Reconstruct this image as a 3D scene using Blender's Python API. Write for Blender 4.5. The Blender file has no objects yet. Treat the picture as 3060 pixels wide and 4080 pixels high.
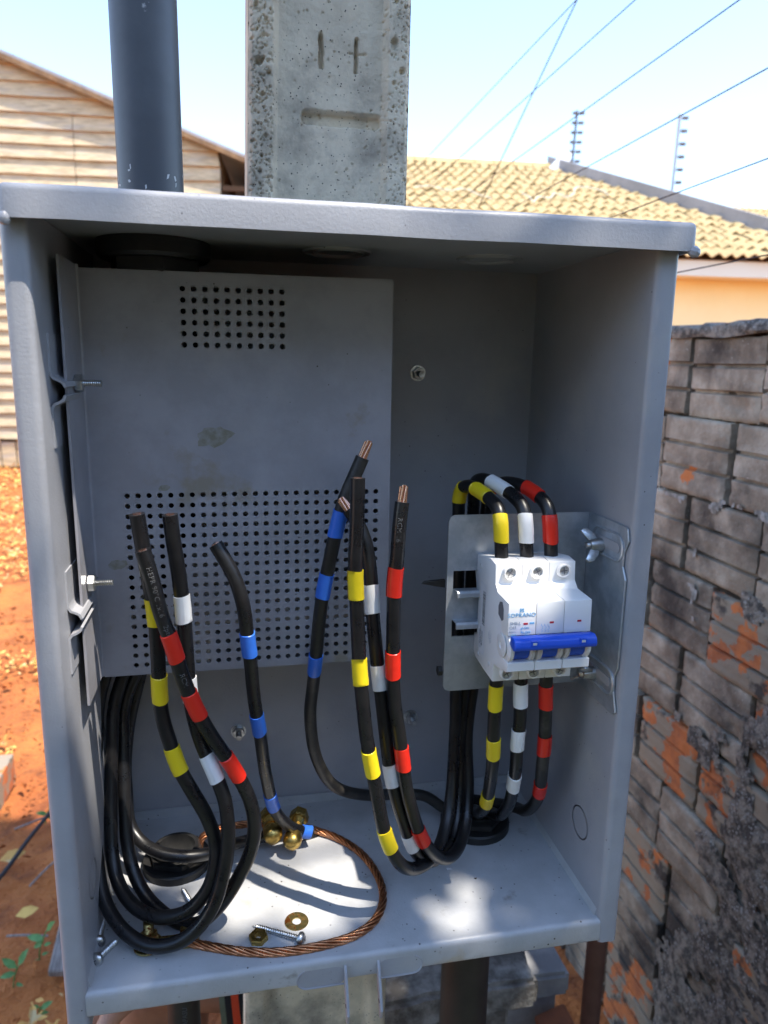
import bpy, bmesh, math, random
from mathutils import Vector, Matrix, noise
random.seed(7)
SC = bpy.context.scene
COL = SC.collection
PI = math.pi
# ------------------------------------------------------------------ camera, sky, sun, exposure
# world frame: x to the right along the box front, y into the box, z up; box floor is z = 0, ground z = -1.05 (metres)
CAM = Vector((0.0974, -0.3956, 0.3749))
CR = Vector((0.9804, -0.1963, 0.0163)); CU = Vector((0.0241, 0.2015, 0.9792)); CF = Vector((0.1955, 0.9596, -0.2023))
FPX = 2902.5
cd = bpy.data.cameras.new('camera'); cam = bpy.data.objects.new('camera', cd); COL.objects.link(cam)
cam.matrix_world = Matrix(((CR.x, CU.x, -CF.x, CAM.x), (CR.y, CU.y, -CF.y, CAM.y), (CR.z, CU.z, -CF.z, CAM.z), (0, 0, 0, 1)))
cd.sensor_fit = 'HORIZONTAL'; cd.sensor_width = 36; cd.lens = 36 * FPX / 3060
cd.clip_start = 0.02; cd.clip_end = 600
cd.dof.use_dof = True; cd.dof.focus_distance = 0.47; cd.dof.aperture_fstop = 15
SC.camera = cam
SUNV = Vector((1.05, -1.0, 3.2)).normalized()          # towards the sun
W_ = bpy.data.worlds.new('World'); SC.world = W_; W_.use_nodes = True
nt = W_.node_tree; bg = nt.nodes['Background']
sky = nt.nodes.new('ShaderNodeTexSky'); sky.sky_type = 'NISHITA'; sky.sun_disc = False
sky.sun_elevation = math.asin(SUNV.z); sky.sun_rotation = math.atan2(SUNV.x, SUNV.y)
sky.air_density = 1.0; sky.dust_density = 0.3; sky.ozone_density = 1.2
nt.links.new(sky.outputs[0], bg.inputs[0]); bg.inputs[1].default_value = 0.15
sd = bpy.data.lights.new('sun', 'SUN'); sd.energy = 2.4; sd.angle = math.radians(0.53); sd.color = (1.0, 0.93, 0.82)
sun = bpy.data.objects.new('sun', sd); COL.objects.link(sun)
sun.rotation_euler = SUNV.to_track_quat('Z', 'Y').to_euler(); sun.location = SUNV * 8
SC.view_settings.view_transform = 'Standard'; SC.view_settings.look = 'None'
SC.view_settings.exposure = 1.82; SC.view_settings.gamma = 1.0
SC.cycles.max_bounces = 10; SC.cycles.diffuse_bounces = 6

# ------------------------------------------------------------------ helpers: picture points to places
def _ray(px, py):
    return CR * ((px - 1530) / FPX) + CU * (-(py - 2040) / FPX) + CF
def U(px, py, y):            # the point of depth y seen at a photograph pixel
    d = _ray(px, py); return CAM + d * ((y - CAM.y) / d.y)
def UZ(px, py, z):
    d = _ray(px, py); return CAM + d * ((z - CAM.z) / d.z)
def UX(px, py, x):
    d = _ray(px, py); return CAM + d * ((x - CAM.x) / d.x)
def PX(p):
    q = p - CAM; w = q.dot(CF); return (1530 + FPX * q.dot(CR) / w, 2040 - FPX * q.dot(CU) / w)

# ------------------------------------------------------------------ helpers: materials
MATS = {}
def mat(name, base, rough=0.5, metal=0.0, c2=None, scale=20.0, lo=0.4, hi=0.6, detail=6.0, bump=0.0, bscale=200.0, bdist=0.001,
        spec=0.5, speck=None, speck_scale=400.0, speck_t=0.12, coat=0.0, r2=None, world=False, stretch=None, c3=None, c3scale=3.0, c3lo=.55, c3hi=.7, c4=None, c4scale=7.0, c4lo=.68, c4hi=.70):
    m = bpy.data.materials.new(name); m.use_nodes = True; MATS[name] = m
    n = m.node_tree.nodes; l = m.node_tree.links; b = n['Principled BSDF']
    b.inputs['Roughness'].default_value = rough; b.inputs['Metallic'].default_value = metal
    b.inputs['Specular IOR Level'].default_value = spec; b.inputs['Coat Weight'].default_value = coat
    b.inputs['Base Color'].default_value = (*base, 1)
    co = n.new('ShaderNodeNewGeometry').outputs['Position'] if world else n.new('ShaderNodeTexCoord').outputs['Object']
    if stretch:
        mp = n.new('ShaderNodeMapping'); mp.inputs['Scale'].default_value = stretch; l.new(co, mp.inputs[0]); co = mp.outputs[0]
    def nz(sc, det=detail):
        t = n.new('ShaderNodeTexNoise'); t.inputs['Scale'].default_value = sc; t.inputs['Detail'].default_value = det
        t.inputs['Roughness'].default_value = 0.62; l.new(co, t.inputs['Vector']); return t.outputs['Fac']
    def mr(f, a, bb):
        r = n.new('ShaderNodeMapRange'); r.inputs[1].default_value = a; r.inputs[2].default_value = bb; l.new(f, r.inputs[0]); return r.outputs[0]
    def mix(f, a, bcol):
        x = n.new('ShaderNodeMix'); x.data_type = 'RGBA'; l.new(f, x.inputs[0])
        if isinstance(a, tuple): x.inputs[6].default_value = (*a, 1)
        else: l.new(a, x.inputs[6])
        if isinstance(bcol, tuple): x.inputs[7].default_value = (*bcol, 1)
        else: l.new(bcol, x.inputs[7])
        return x.outputs[2]
    cur = base
    if c2:
        f = mr(nz(scale), lo, hi); cur = mix(f, cur, c2)
        if r2 is not None:
            rr = n.new('ShaderNodeMapRange'); rr.inputs[3].default_value = rough; rr.inputs[4].default_value = r2; l.new(f, rr.inputs[0]); l.new(rr.outputs[0], b.inputs['Roughness'])
    if c3:
        cur = mix(mr(nz(c3scale, 8.0), c3lo, c3hi), cur, c3)
    if c4:
        cur = mix(mr(nz(c4scale, 7.0), c4lo, c4hi), cur, c4)
    if speck:
        v = n.new('ShaderNodeTexVoronoi'); v.inputs['Scale'].default_value = speck_scale; l.new(co, v.inputs['Vector'])
        lt = n.new('ShaderNodeMath'); lt.operation = 'LESS_THAN'; lt.inputs[1].default_value = speck_t; l.new(v.outputs['Distance'], lt.inputs[0])
        g = n.new('ShaderNodeMath'); g.operation = 'MULTIPLY'; l.new(lt.outputs[0], g.inputs[0]); l.new(mr(nz(speck_scale * .12, 2.0), .42, .6), g.inputs[1])
        cur = mix(g.outputs[0], cur, speck)
    if not isinstance(cur, tuple): l.new(cur, b.inputs['Base Color'])
    if bump:
        bp = n.new('ShaderNodeBump'); bp.inputs['Strength'].default_value = bump; bp.inputs['Distance'].default_value = bdist
        l.new(nz(bscale, 4.0), bp.inputs['Height']); l.new(bp.outputs[0], b.inputs['Normal'])
    return m

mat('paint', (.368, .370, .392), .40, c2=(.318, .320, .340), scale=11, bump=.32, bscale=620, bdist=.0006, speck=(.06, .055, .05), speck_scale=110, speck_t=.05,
    c3=(.42, .41, .385), c3scale=7, c3lo=.56, c3hi=.74, c4=(.20, .165, .125), c4scale=38, c4lo=.715, c4hi=.76)  # dimness of the upper interior is partly put into this darker wall colour
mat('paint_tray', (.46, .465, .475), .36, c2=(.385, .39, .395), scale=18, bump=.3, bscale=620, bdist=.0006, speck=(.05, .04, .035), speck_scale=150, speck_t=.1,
    c3=(.42, .345, .24), c3scale=24, c3lo=.62, c3hi=.78, c4=(.28, .27, .26), c4scale=45, c4lo=.64, c4hi=.72)  # lighter than the walls: stronger light on the tray is partly in the colour
mat('paint_plate', (.318, .312, .338), .34, c2=(.27, .265, .286), scale=30, bump=.15, bscale=420, bdist=.0004, speck=(.05, .045, .04), speck_scale=120, speck_t=.06,
    c3=(.25, .225, .19), c3scale=22, c3lo=.62, c3hi=.72, c4=(.34, .33, .34), c4scale=9, c4lo=.58, c4hi=.75)
mat('galvanised', (.50, .53, .56), .36, .6, c2=(.37, .40, .43), scale=60, r2=.5, bump=.05, bscale=200, bdist=.0003)
mat('zinc', (.62, .63, .63), .28, 1.0, c2=(.45, .46, .46), scale=300, r2=.42)
mat('brass', (.62, .43, .13), .26, 1.0, c2=(.42, .28, .08), scale=200, r2=.42)
mat('brass_rust', (.50, .40, .16), .36, 1.0, c2=(.18, .06, .015), scale=260, lo=.48, hi=.6, r2=.7)
mat('copper', (.70, .32, .16), .27, 1.0, c2=(.36, .15, .07), scale=120, r2=.42)
mat('copper_fresh', (.86, .50, .36), .25, 1.0)
mat('cable_black', (.008, .008, .0095), .27, c2=(.012, .0115, .012), scale=80, r2=.38, bump=.05, bscale=300, bdist=.0003)
mat('cable_dusty', (.016, .015, .014), .42, c2=(.075, .066, .055), scale=70, lo=.5, hi=.78, r2=.6)
mat('plastic_black', (.010, .010, .011), .5, c2=(.018, .017, .016), scale=90)
mat('pipe_black', (.018, .015, .015), .5, c2=(.03, .024, .023), scale=25)
mat('tape_yellow', (.80, .60, .015), .34, bump=.3, bscale=130, bdist=.0007)
mat('tape_white', (.80, .80, .79), .34, bump=.3, bscale=130, bdist=.0007)
mat('tape_red', (.72, .025, .012), .34, bump=.3, bscale=130, bdist=.0007)
mat('tape_blue', (.035, .16, .66), .34, bump=.3, bscale=130, bdist=.0007)
mat('mcb_white', (.80, .79, .77), .38, bump=.03, bscale=900, bdist=.0002)
mat('mcb_grey', (.62, .61, .60), .42)
mat('mcb_blue', (.012, .085, .60), .34)
mat('mcb_dark', (.16, .16, .18), .5)
mat('print_blue', (.16, .42, .68), .5)
mat('print_grey', (.34, .40, .47), .5)
mat('print_red', (.42, .012, .03), .4)
mat('print_black', (.03, .03, .035), .6)
mat('print_cable', (.085, .085, .085), .6)
mat('sticker', (.74, .74, .75), .5)
mat('pvc_grey', (.085, .092, .105), .42, c2=(.065, .070, .08), scale=16, bump=.04, bscale=60, bdist=.0005, c3=(.42, .42, .42), c3scale=42, c3lo=.70, c3hi=.74)
mat('pvc_chip', (.55, .55, .54), .6)
mat('concrete_post', (.72, .625, .46), .9, c2=(.50, .43, .315), scale=24, lo=.42, hi=.70, detail=9, bump=.6, bscale=260, bdist=.0016,
    speck=(.05, .047, .042), speck_scale=300, speck_t=.16, c3=(.12, .112, .10), c3scale=12, c3lo=.49, c3hi=.76)
mat('concrete_pit', (.05, .05, .048), .95)
mat('concrete', (.36, .36, .36), .9, c2=(.24, .24, .25), scale=14, bump=.5, bscale=90, bdist=.003)
mat('concrete_rough', (.34, .33, .31), .95, c2=(.12, .11, .10), scale=34, lo=.35, hi=.6, bump=.7, bscale=120, bdist=.004)
mat('brick', (.275, .222, .165), .95, c2=(.54, .47, .375), scale=15, lo=.44, hi=.70, detail=12, bump=.7, bscale=170, bdist=.003, world=True,
    c3=(.060, .050, .042), c3scale=6.5, c3lo=.46, c3hi=.66, speck=(.50, .47, .42), speck_scale=130, speck_t=.11, c4=(.58, .19, .06), c4scale=9, c4lo=.675, c4hi=.69)
mat('brick_orange', (.58, .185, .06), .9, c2=(.40, .13, .055), scale=26, lo=.42, hi=.62, bump=.4, bscale=90, bdist=.003, world=True, c3=(.30, .245, .18), c3scale=15, c3lo=.47, c3hi=.49, c4=(.07, .06, .052), c4scale=11, c4lo=.56, c4hi=.62)
mat('mortar', (.045, .034, .026), .98, c2=(.11, .085, .06), scale=12, lo=.45, hi=.65, bump=.8, bscale=70, bdist=.006, world=True)
mat('render_coat', (.30, .265, .22), .98, c2=(.08, .073, .065), scale=60, lo=.40, hi=.58, detail=10, bump=1.0, bscale=190, bdist=.005, world=True, speck=(.36, .355, .34), speck_scale=150, speck_t=.3)
mat('efflorescence', (.40, .39, .365), .98, c2=(.19, .18, .16), scale=55, lo=.42, hi=.6, bump=.9, bscale=130, bdist=.004, world=True)
mat('soil', (.36, .105, .028), .97, c2=(.50, .17, .042), scale=2.6, lo=.38, hi=.62, detail=12, bump=1.0, bscale=26, bdist=.03, world=True, c3=(.17, .048, .016), c3scale=7.5, c3lo=.52, c3hi=.7)
mat('leaf_dry', (.78, .50, .13), .8, c2=(.50, .23, .06), scale=9, lo=.35, hi=.65, world=True, c3=(.58, .44, .22), c3scale=13, c3lo=.55, c3hi=.6)
mat('leaf_green', (.075, .20, .05), .5, c2=(.13, .30, .09), scale=60, spec=.4)
mat('leaf_tree', (.058, .082, .034), .55, c2=(.085, .115, .05), scale=30)
mat('added_grass', (.045, .055, .028), .8, c2=(.065, .075, .04), scale=20, world=True)
mat('bark', (.12, .085, .06), .95, c2=(.2, .15, .11), scale=18, bump=.8, bscale=30, bdist=.02)
mat('plank', (.58, .465, .29), .8, c2=(.29, .22, .135), scale=5, lo=.40, hi=.72, detail=9, stretch=(1, 6, 9), bump=.5, bscale=22, bdist=.004, c3=(.42, .375, .32), c3scale=2.0, c3lo=.5, c3hi=.75)
mat('plank_tan', (.26, .155, .07), .75, c2=(.16, .09, .04), scale=8)
mat('cable_pale', (.60, .55, .43), .6)
mat('plank_dark', (.10, .055, .028), .9)
mat('wood_grey', (.30, .265, .235), .9, c2=(.18, .15, .13), scale=22, stretch=(8, 1, 1), bump=.5, bscale=40, bdist=.003)
mat('wood_red', (.26, .085, .035), .85, c2=(.18, .06, .03), scale=20, bump=.4, bscale=50, bdist=.003)
mat('tile', (.52, .385, .19), .85, c2=(.42, .305, .145), scale=3.2, detail=8, lo=.36, hi=.64, world=True, bump=.3, bscale=40, bdist=.004)
mat('parapet', (.33, .32, .33), .85, c2=(.26, .255, .26), scale=2)
mat('yellow_wall', (.88, .80, .46), .85, c2=(.84, .75, .41), scale=1.2)
mat('fascia', (.70, .70, .58), .8)
mat('white_metal', (.78, .78, .78), .4)
mat('pole_dark', (.14, .12, .11), .6)
mat('wire_metal', (.012, .012, .014), .6)
mat('post_grey', (.45, .45, .46), .5)
mat('pipe_brown', (.20, .10, .075), .55, c2=(.15, .075, .055), scale=20)
mat('skin', (.42, .22, .145), .5, c2=(.36, .18, .115), scale=30, bump=.12, bscale=240, bdist=.0008)
mat('shorts_green', (.155, .185, .125), .9, c2=(.12, .15, .10), scale=40, bump=.3, bscale=300, bdist=.001)
mat('shirt', (.10, .12, .16), .9)
mat('hair', (.02, .015, .012), .6)
mat('stripe_red', (.70, .07, .02), .8)
mat('stripe_black', (.015, .015, .017), .85)
mat('rubber', (.02, .02, .022), .7)

# ------------------------------------------------------------------ helpers: meshes and objects
class MB:
    def __init__(s): s.v = []; s.f = []
    def add(s, vs, fs):
        o = len(s.v); s.v += [tuple(v) for v in vs]; s.f += [tuple(i + o for i in f) for f in fs]; return s
    def box(s, x0, x1, y0, y1, z0, z1):
        return s.add([(x0, y0, z0), (x1, y0, z0), (x1, y1, z0), (x0, y1, z0), (x0, y0, z1), (x1, y0, z1), (x1, y1, z1), (x0, y1, z1)],
                     [(0, 3, 2, 1), (4, 5, 6, 7), (0, 1, 5, 4), (1, 2, 6, 5), (2, 3, 7, 6), (3, 0, 4, 7)])
    def prism(s, poly, axis, a, b):          # closed polygon extruded from a to b along an axis; polygon in the other two axes
        def p3(p, t):
            return {'x': (t, p[0], p[1]), 'y': (p[0], t, p[1]), 'z': (p[0], p[1], t)}[axis]
        n = len(poly)
        return s.add([p3(p, a) for p in poly] + [p3(p, b) for p in poly],
                     [tuple(range(n))[::-1], tuple(range(n, 2 * n))] + [(i, (i + 1) % n, n + (i + 1) % n, n + i) for i in range(n)])
    def sheet(s, path, th, axis, a, b):      # a bent sheet: open polyline of given thickness extruded along an axis
        n = len(path); off = []
        for i in range(n):
            d = Vector((0, 0))
            if i > 0: d += (Vector(path[i]) - Vector(path[i - 1])).normalized()
            if i < n - 1: d += (Vector(path[i + 1]) - Vector(path[i])).normalized()
            d.normalize(); off.append((path[i][0] - d.y * th, path[i][1] + d.x * th))
        return s.prism(list(path) + off[::-1], axis, a, b) if False else s._strip(path, off, axis, a, b)
    def _strip(s, A, B, axis, a, b):
        def p3(p, t):
            return {'x': (t, p[0], p[1]), 'y': (p[0], t, p[1]), 'z': (p[0], p[1], t)}[axis]
        n = len(A); vs = [p3(p, a) for p in A] + [p3(p, b) for p in A] + [p3(p, a) for p in B] + [p3(p, b) for p in B]; fs = []
        for i in range(n - 1):
            fs += [(i, i + 1, n + i + 1, n + i), (2 * n + i, 3 * n + i, 3 * n + i + 1, 2 * n + i + 1),
                   (i, 2 * n + i, 2 * n + i + 1, i + 1), (n + i, n + i + 1, 3 * n + i + 1, 3 * n + i)]
        fs += [(0, n, 3 * n, 2 * n), (n - 1, 3 * n - 1, 4 * n - 1, 2 * n - 1)]
        return s.add(vs, fs)
    def tube(s, path, r, k=12, caps=True, ph=0.0):
        fr = frames(path); n = len(path); vs = []; fs = []
        rr = r if callable(r) else (lambda i: r)
        for i, (p, t, u, w) in enumerate(fr):
            for j in range(k):
                a = 2 * PI * j / k + ph; vs.append(p + (u * math.cos(a) + w * math.sin(a)) * rr(i))
        for i in range(n - 1):
            for j in range(k):
                fs.append((i * k + j, i * k + (j + 1) % k, (i + 1) * k + (j + 1) % k, (i + 1) * k + j))
        if caps: fs += [tuple(range(k))[::-1], tuple((n - 1) * k + j for j in range(k))]
        return s.add(vs, fs)
    def lathe(s, prof, k=24, org=(0, 0, 0), ax=(0, 0, 1), caps=True, ngon=None):   # profile of (radius, height) about an axis
        ax = Vector(ax).normalized(); u = ax.orthogonal().normalized(); w = ax.cross(u); org = Vector(org); vs = []; fs = []; n = len(prof)
        for (r, h) in prof:
            for j in range(k):
                a = 2 * PI * j / k; vs.append(org + ax * h + (u * math.cos(a) + w * math.sin(a)) * r)
        for i in range(n - 1):
            for j in range(k): fs.append((i * k + j, i * k + (j + 1) % k, (i + 1) * k + (j + 1) % k, (i + 1) * k + j))
        if caps: fs += [tuple(range(k))[::-1], tuple((n - 1) * k + j for j in range(k))]
        return s.add(vs, fs)
def frames(path):
    path = [Vector(p) for p in path]; n = len(path); out = []; u = None
    for i in range(n):
        t = (path[min(i + 1, n - 1)] - path[max(i - 1, 0)]).normalized()
        if u is None:
            ref = Vector((0, -1, 0)) if abs(t.y) < .9 else Vector((1, 0, 0)); u = (ref - t * ref.dot(t)).normalized()
        else: u = (u - t * u.dot(t)).normalized()
        out.append((path[i], t, u, t.cross(u)))
    return out
def spline(pts, step=0.003):
    P = [Vector(p) for p in pts]; P = [P[0] * 2 - P[1]] + P + [P[-1] * 2 - P[-2]]; out = []
    for i in range(1, len(P) - 2):
        a, b, c, d = P[i - 1:i + 3]; n = max(2, int((c - b).length / step * 1.2))
        # centripetal-ish tension through chord lengths
        t0, t1, t2 = max((b - a).length, 1e-6) ** .5, max((c - b).length, 1e-6) ** .5, max((d - c).length, 1e-6) ** .5
        m1 = ((b - a) / t0 - (c - a) / (t0 + t1) + (c - b) / t1) * t1
        m2 = ((c - b) / t1 - (d - b) / (t1 + t2) + (d - c) / t2) * t1
        for k in range(n):
            t = k / n; t2_, t3 = t * t, t * t * t
            out.append(b * (2 * t3 - 3 * t2_ + 1) + m1 * (t3 - 2 * t2_ + t) + c * (-2 * t3 + 3 * t2_) + m2 * (t3 - t2_))
    out.append(P[-2])
    for _ in range(3):           # light smoothing keeps bends round
        out = [out[0]] + [(out[i - 1] + out[i] * 2 + out[i + 1]) / 4 for i in range(1, len(out) - 1)] + [out[-1]]
    return out
def obj(name, mb, m, parent=None, smooth=False, angle=35):
    me = bpy.data.meshes.new(name); me.from_pydata(mb.v, [], mb.f); me.update()
    return link(name, me, m, parent, smooth, angle)
def link(name, me, m, parent=None, smooth=False, angle=35):
    if not me.materials: me.materials.append(MATS[m] if isinstance(m, str) else m)
    if smooth:
        me.polygons.foreach_set('use_smooth', [True] * len(me.polygons))
        if angle < 180:
            try: me.set_sharp_from_angle(angle=math.radians(angle))
            except Exception: pass
    o = bpy.data.objects.new(name, me); COL.objects.link(o)
    if parent: o.parent = parent; o.matrix_parent_inverse = wm(parent).inverted()
    return o
def wm(o):
    m = o.matrix_basis.copy()
    if o.parent: m = wm(o.parent) @ o.matrix_parent_inverse @ m
    return m
def tag(o, label, cat, group=None):
    o['label'] = label; o['category'] = cat
    if group: o['group'] = group
    return o
def thing(name, loc, label, cat, group=None):
    o = bpy.data.objects.new(name, None); COL.objects.link(o); o.location = loc; o.empty_display_size = .01
    return tag(o, label, cat, group)
def struct(o, kind='structure'): o['kind'] = kind; return o
def bev(mb, r=.001, seg=2, ang=30):
    bm = bmesh.new(); vs = [bm.verts.new(v) for v in mb.v]
    for f in mb.f:
        try: bm.faces.new([vs[i] for i in f])
        except ValueError: pass
    bmesh.ops.recalc_face_normals(bm, faces=bm.faces)
    es = [e for e in bm.edges if len(e.link_faces) == 2 and e.calc_face_angle(0) > math.radians(ang)]
    bmesh.ops.bevel(bm, geom=es, offset=r, segments=seg, profile=.5, affect='EDGES', clamp_overlap=True)
    bm.verts.index_update(); o = MB(); o.v = [tuple(v.co) for v in bm.verts]; o.f = [tuple(v.index for v in f.verts) for f in bm.faces]; bm.free(); return o
def fbm(x, y, z=0.0, o=4):
    return noise.fractal(Vector((x, y, z)), 1.0, 2.0, o)
def hexprof(): pass
def nut(mb, org, ax, r, h, hole=0.0, chamf=True):
    ax = Vector(ax).normalized(); u = ax.orthogonal().normalized(); w = ax.cross(u); org = Vector(org); k = 6
    rings = [(r * .9, 0), (r, h * .15), (r, h * .85), (r * .9, h)] if chamf else [(r, 0), (r, h)]
    vs = []; fs = []
    for rr, hh in rings:
        for j in range(k): a = 2 * PI * j / k; vs.append(org + ax * hh + (u * math.cos(a) + w * math.sin(a)) * rr)
    n = len(rings)
    for i in range(n - 1):
        for j in range(k): fs.append((i * k + j, i * k + (j + 1) % k, (i + 1) * k + (j + 1) % k, (i + 1) * k + j))
    if hole <= 0: fs += [tuple(range(k))[::-1], tuple((n - 1) * k + j for j in range(k))]
    else:
        b = len(vs)
        for hh in (0, h):
            for j in range(k): a = 2 * PI * j / k; vs.append(org + ax * hh + (u * math.cos(a) + w * math.sin(a)) * hole)
        for j in range(k):
            fs += [(j, b + j, b + (j + 1) % k, (j + 1) % k), ((n - 1) * k + j, (n - 1) * k + (j + 1) % k, b + k + (j + 1) % k, b + k + j), (b + j, b + k + j, b + k + (j + 1) % k, b + (j + 1) % k)]
    return mb.add(vs, fs)
def thread(mb, org, ax, r, length, pitch=.0012, k=14, depth=.18, tip=0.0):
    prof = [(r * .6, 0)]; h = 0
    while h < length:
        f = 1.0
        if tip and h > length - tip: f = max(.12, (length - h) / tip)
        prof += [(r * (1 - depth) * f, h), (r * f, h + pitch * .5)]; h += pitch
    prof.append((r * .1 if tip else r * .8, length)); return mb.lathe(prof, k, org, ax)
_TXT = {}
def text_mesh(body, size=1.0, extrude=0.0, align='CENTER', space=1.0):
    c = bpy.data.curves.new('lettering', 'FONT'); c.body = body; c.size = size; c.extrude = extrude; c.align_x = align; c.align_y = 'CENTER'; c.space_character = space
    c.resolution_u = 2
    t = bpy.data.objects.new('lettering', c); COL.objects.link(t)
    dg = bpy.context.evaluated_depsgraph_get(); me = bpy.data.meshes.new_from_object(t.evaluated_get(dg)); bpy.data.objects.remove(t); bpy.data.curves.remove(c)
    return me
def lettering(body, size, org, right, up, m, parent, extrude=.00012, align='CENTER', space=1.0, name='lettering', sx=1.0):
    me = text_mesh(body, 1.0, extrude / size, align, space)
    r = Vector(right).normalized() * size * sx; u = Vector(up).normalized() * size; nrm = Vector(right).cross(Vector(up)).normalized() * size
    for v in me.vertices:
        c = v.co.copy(); v.co = Vector(org) + r * c.x + u * c.y + nrm * c.z
    me.materials.clear(); return link(name, me, m, parent)

W, D, H, LIP = .335, .1713, .445, .0153
GZ = -1.05
# ------------------------------------------------------------------ the setting
def make_ground():
    mb = MB(); xs = []; ys = []
    def axis(lo, hi, step, far):
        a = [lo + step * i for i in range(int((hi - lo) / step) + 1)]
        g = step; l = a[0]; r = a[-1]
        while l > -far: g *= 1.5; l -= g; a.insert(0, l)
        g = step
        while r < far: g *= 1.5; r += g; a.append(r)
        return a
    xs = axis(-3.0, 1.1, .045, 250); ys = axis(-.2, 4.4, .05, 250); nx = len(xs)
    vs = []
    for y in ys:
        for x in xs:
            near = max(0, 1 - max(abs(x + 1) - 2.5, abs(y - 2.2) - 2.6, 0) / 3)
            z = GZ + near * (.035 * fbm(x * 2.3, y * 2.3, 1) + .014 * fbm(x * 9, y * 9, 5)) - .01
            vs.append((x, y, z))
    fs = [(j * nx + i, j * nx + i + 1, (j + 1) * nx + i + 1, (j + 1) * nx + i) for j in range(len(ys) - 1) for i in range(nx - 1)]
    mb.add(vs, fs); struct(obj('ground', mb, 'soil', smooth=True, angle=180))
make_ground()

def leaf_shape(mb, p, d, up, L, wd, bend=.2):
    d = d.normalized(); s = d.cross(up).normalized(); n = s.cross(d)
    a = p; b = p + d * L
    m1 = p + d * L * .35; m2 = p + d * L * .7
    vs = [a, m1 + s * wd + n * L * bend * .5, m1 + n * L * bend * .15, m1 - s * wd + n * L * bend * .5, m2 + s * wd * .8 + n * L * bend * .7, m2 + n * L * bend * .3, m2 - s * wd * .8 + n * L * bend * .7, b]
    mb.add(vs, [(0, 2, 1), (0, 3, 2), (1, 2, 5, 4), (2, 3, 6, 5), (4, 5, 7), (5, 6, 7)])
def litter():
    rnd = random.Random(3); mb = MB()
    for i in range(14000):
        y = .9 + 9.5 * rnd.random() ** 1.15; c = -.23 - .27 * y; x = c + rnd.uniform(-.55, .6) * (1 + .22 * y)
        if noise.noise(Vector((x * 1.3, y * 1.3, 9))) - .42 * (y < 2.2) + .3 * (y > 2.9) < .02: continue
        d = Vector((rnd.uniform(-1, 1), rnd.uniform(-1, 1), rnd.uniform(-.12, .3)))
        L = rnd.uniform(.015, .04) * (1 + .09 * y)
        leaf_shape(mb, Vector((x, y, GZ + .012 + rnd.random() * .03)), d, Vector((rnd.uniform(-.3, .3), rnd.uniform(-.3, .3), 1)), L, L * rnd.uniform(.12, .28), rnd.uniform(-.1, .35))
    o = obj('leaf_litter', mb, 'leaf_dry'); tag(o, 'dry fallen leaves scattered over the red soil', 'leaves'); struct(o, 'stuff')
    mb = MB()
    for i in range(3200):
        y = .75 + 3.2 * rnd.random(); x = -.2 - .27 * y + rnd.uniform(-.45, .5) * (1 + .2 * y); s = rnd.choice((.003, .005, .007, .012, .02 if rnd.random() < .3 else .006))
        p = Vector((x, y, GZ + .006 + .01 * rnd.random())); q = [p + Vector((rnd.uniform(-1, 1), rnd.uniform(-1, 1), rnd.uniform(-.4, 1))).normalized() * s for _ in range(5)]
        mb.add(q, [(0, 1, 2), (0, 2, 3), (0, 3, 4), (1, 2, 4), (2, 3, 4), (0, 1, 4)])
    o = obj('soil_crumbs', mb, 'soil'); tag(o, 'small crumbs and bits of soil on the red ground', 'soil'); struct(o, 'stuff')
litter()

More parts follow.
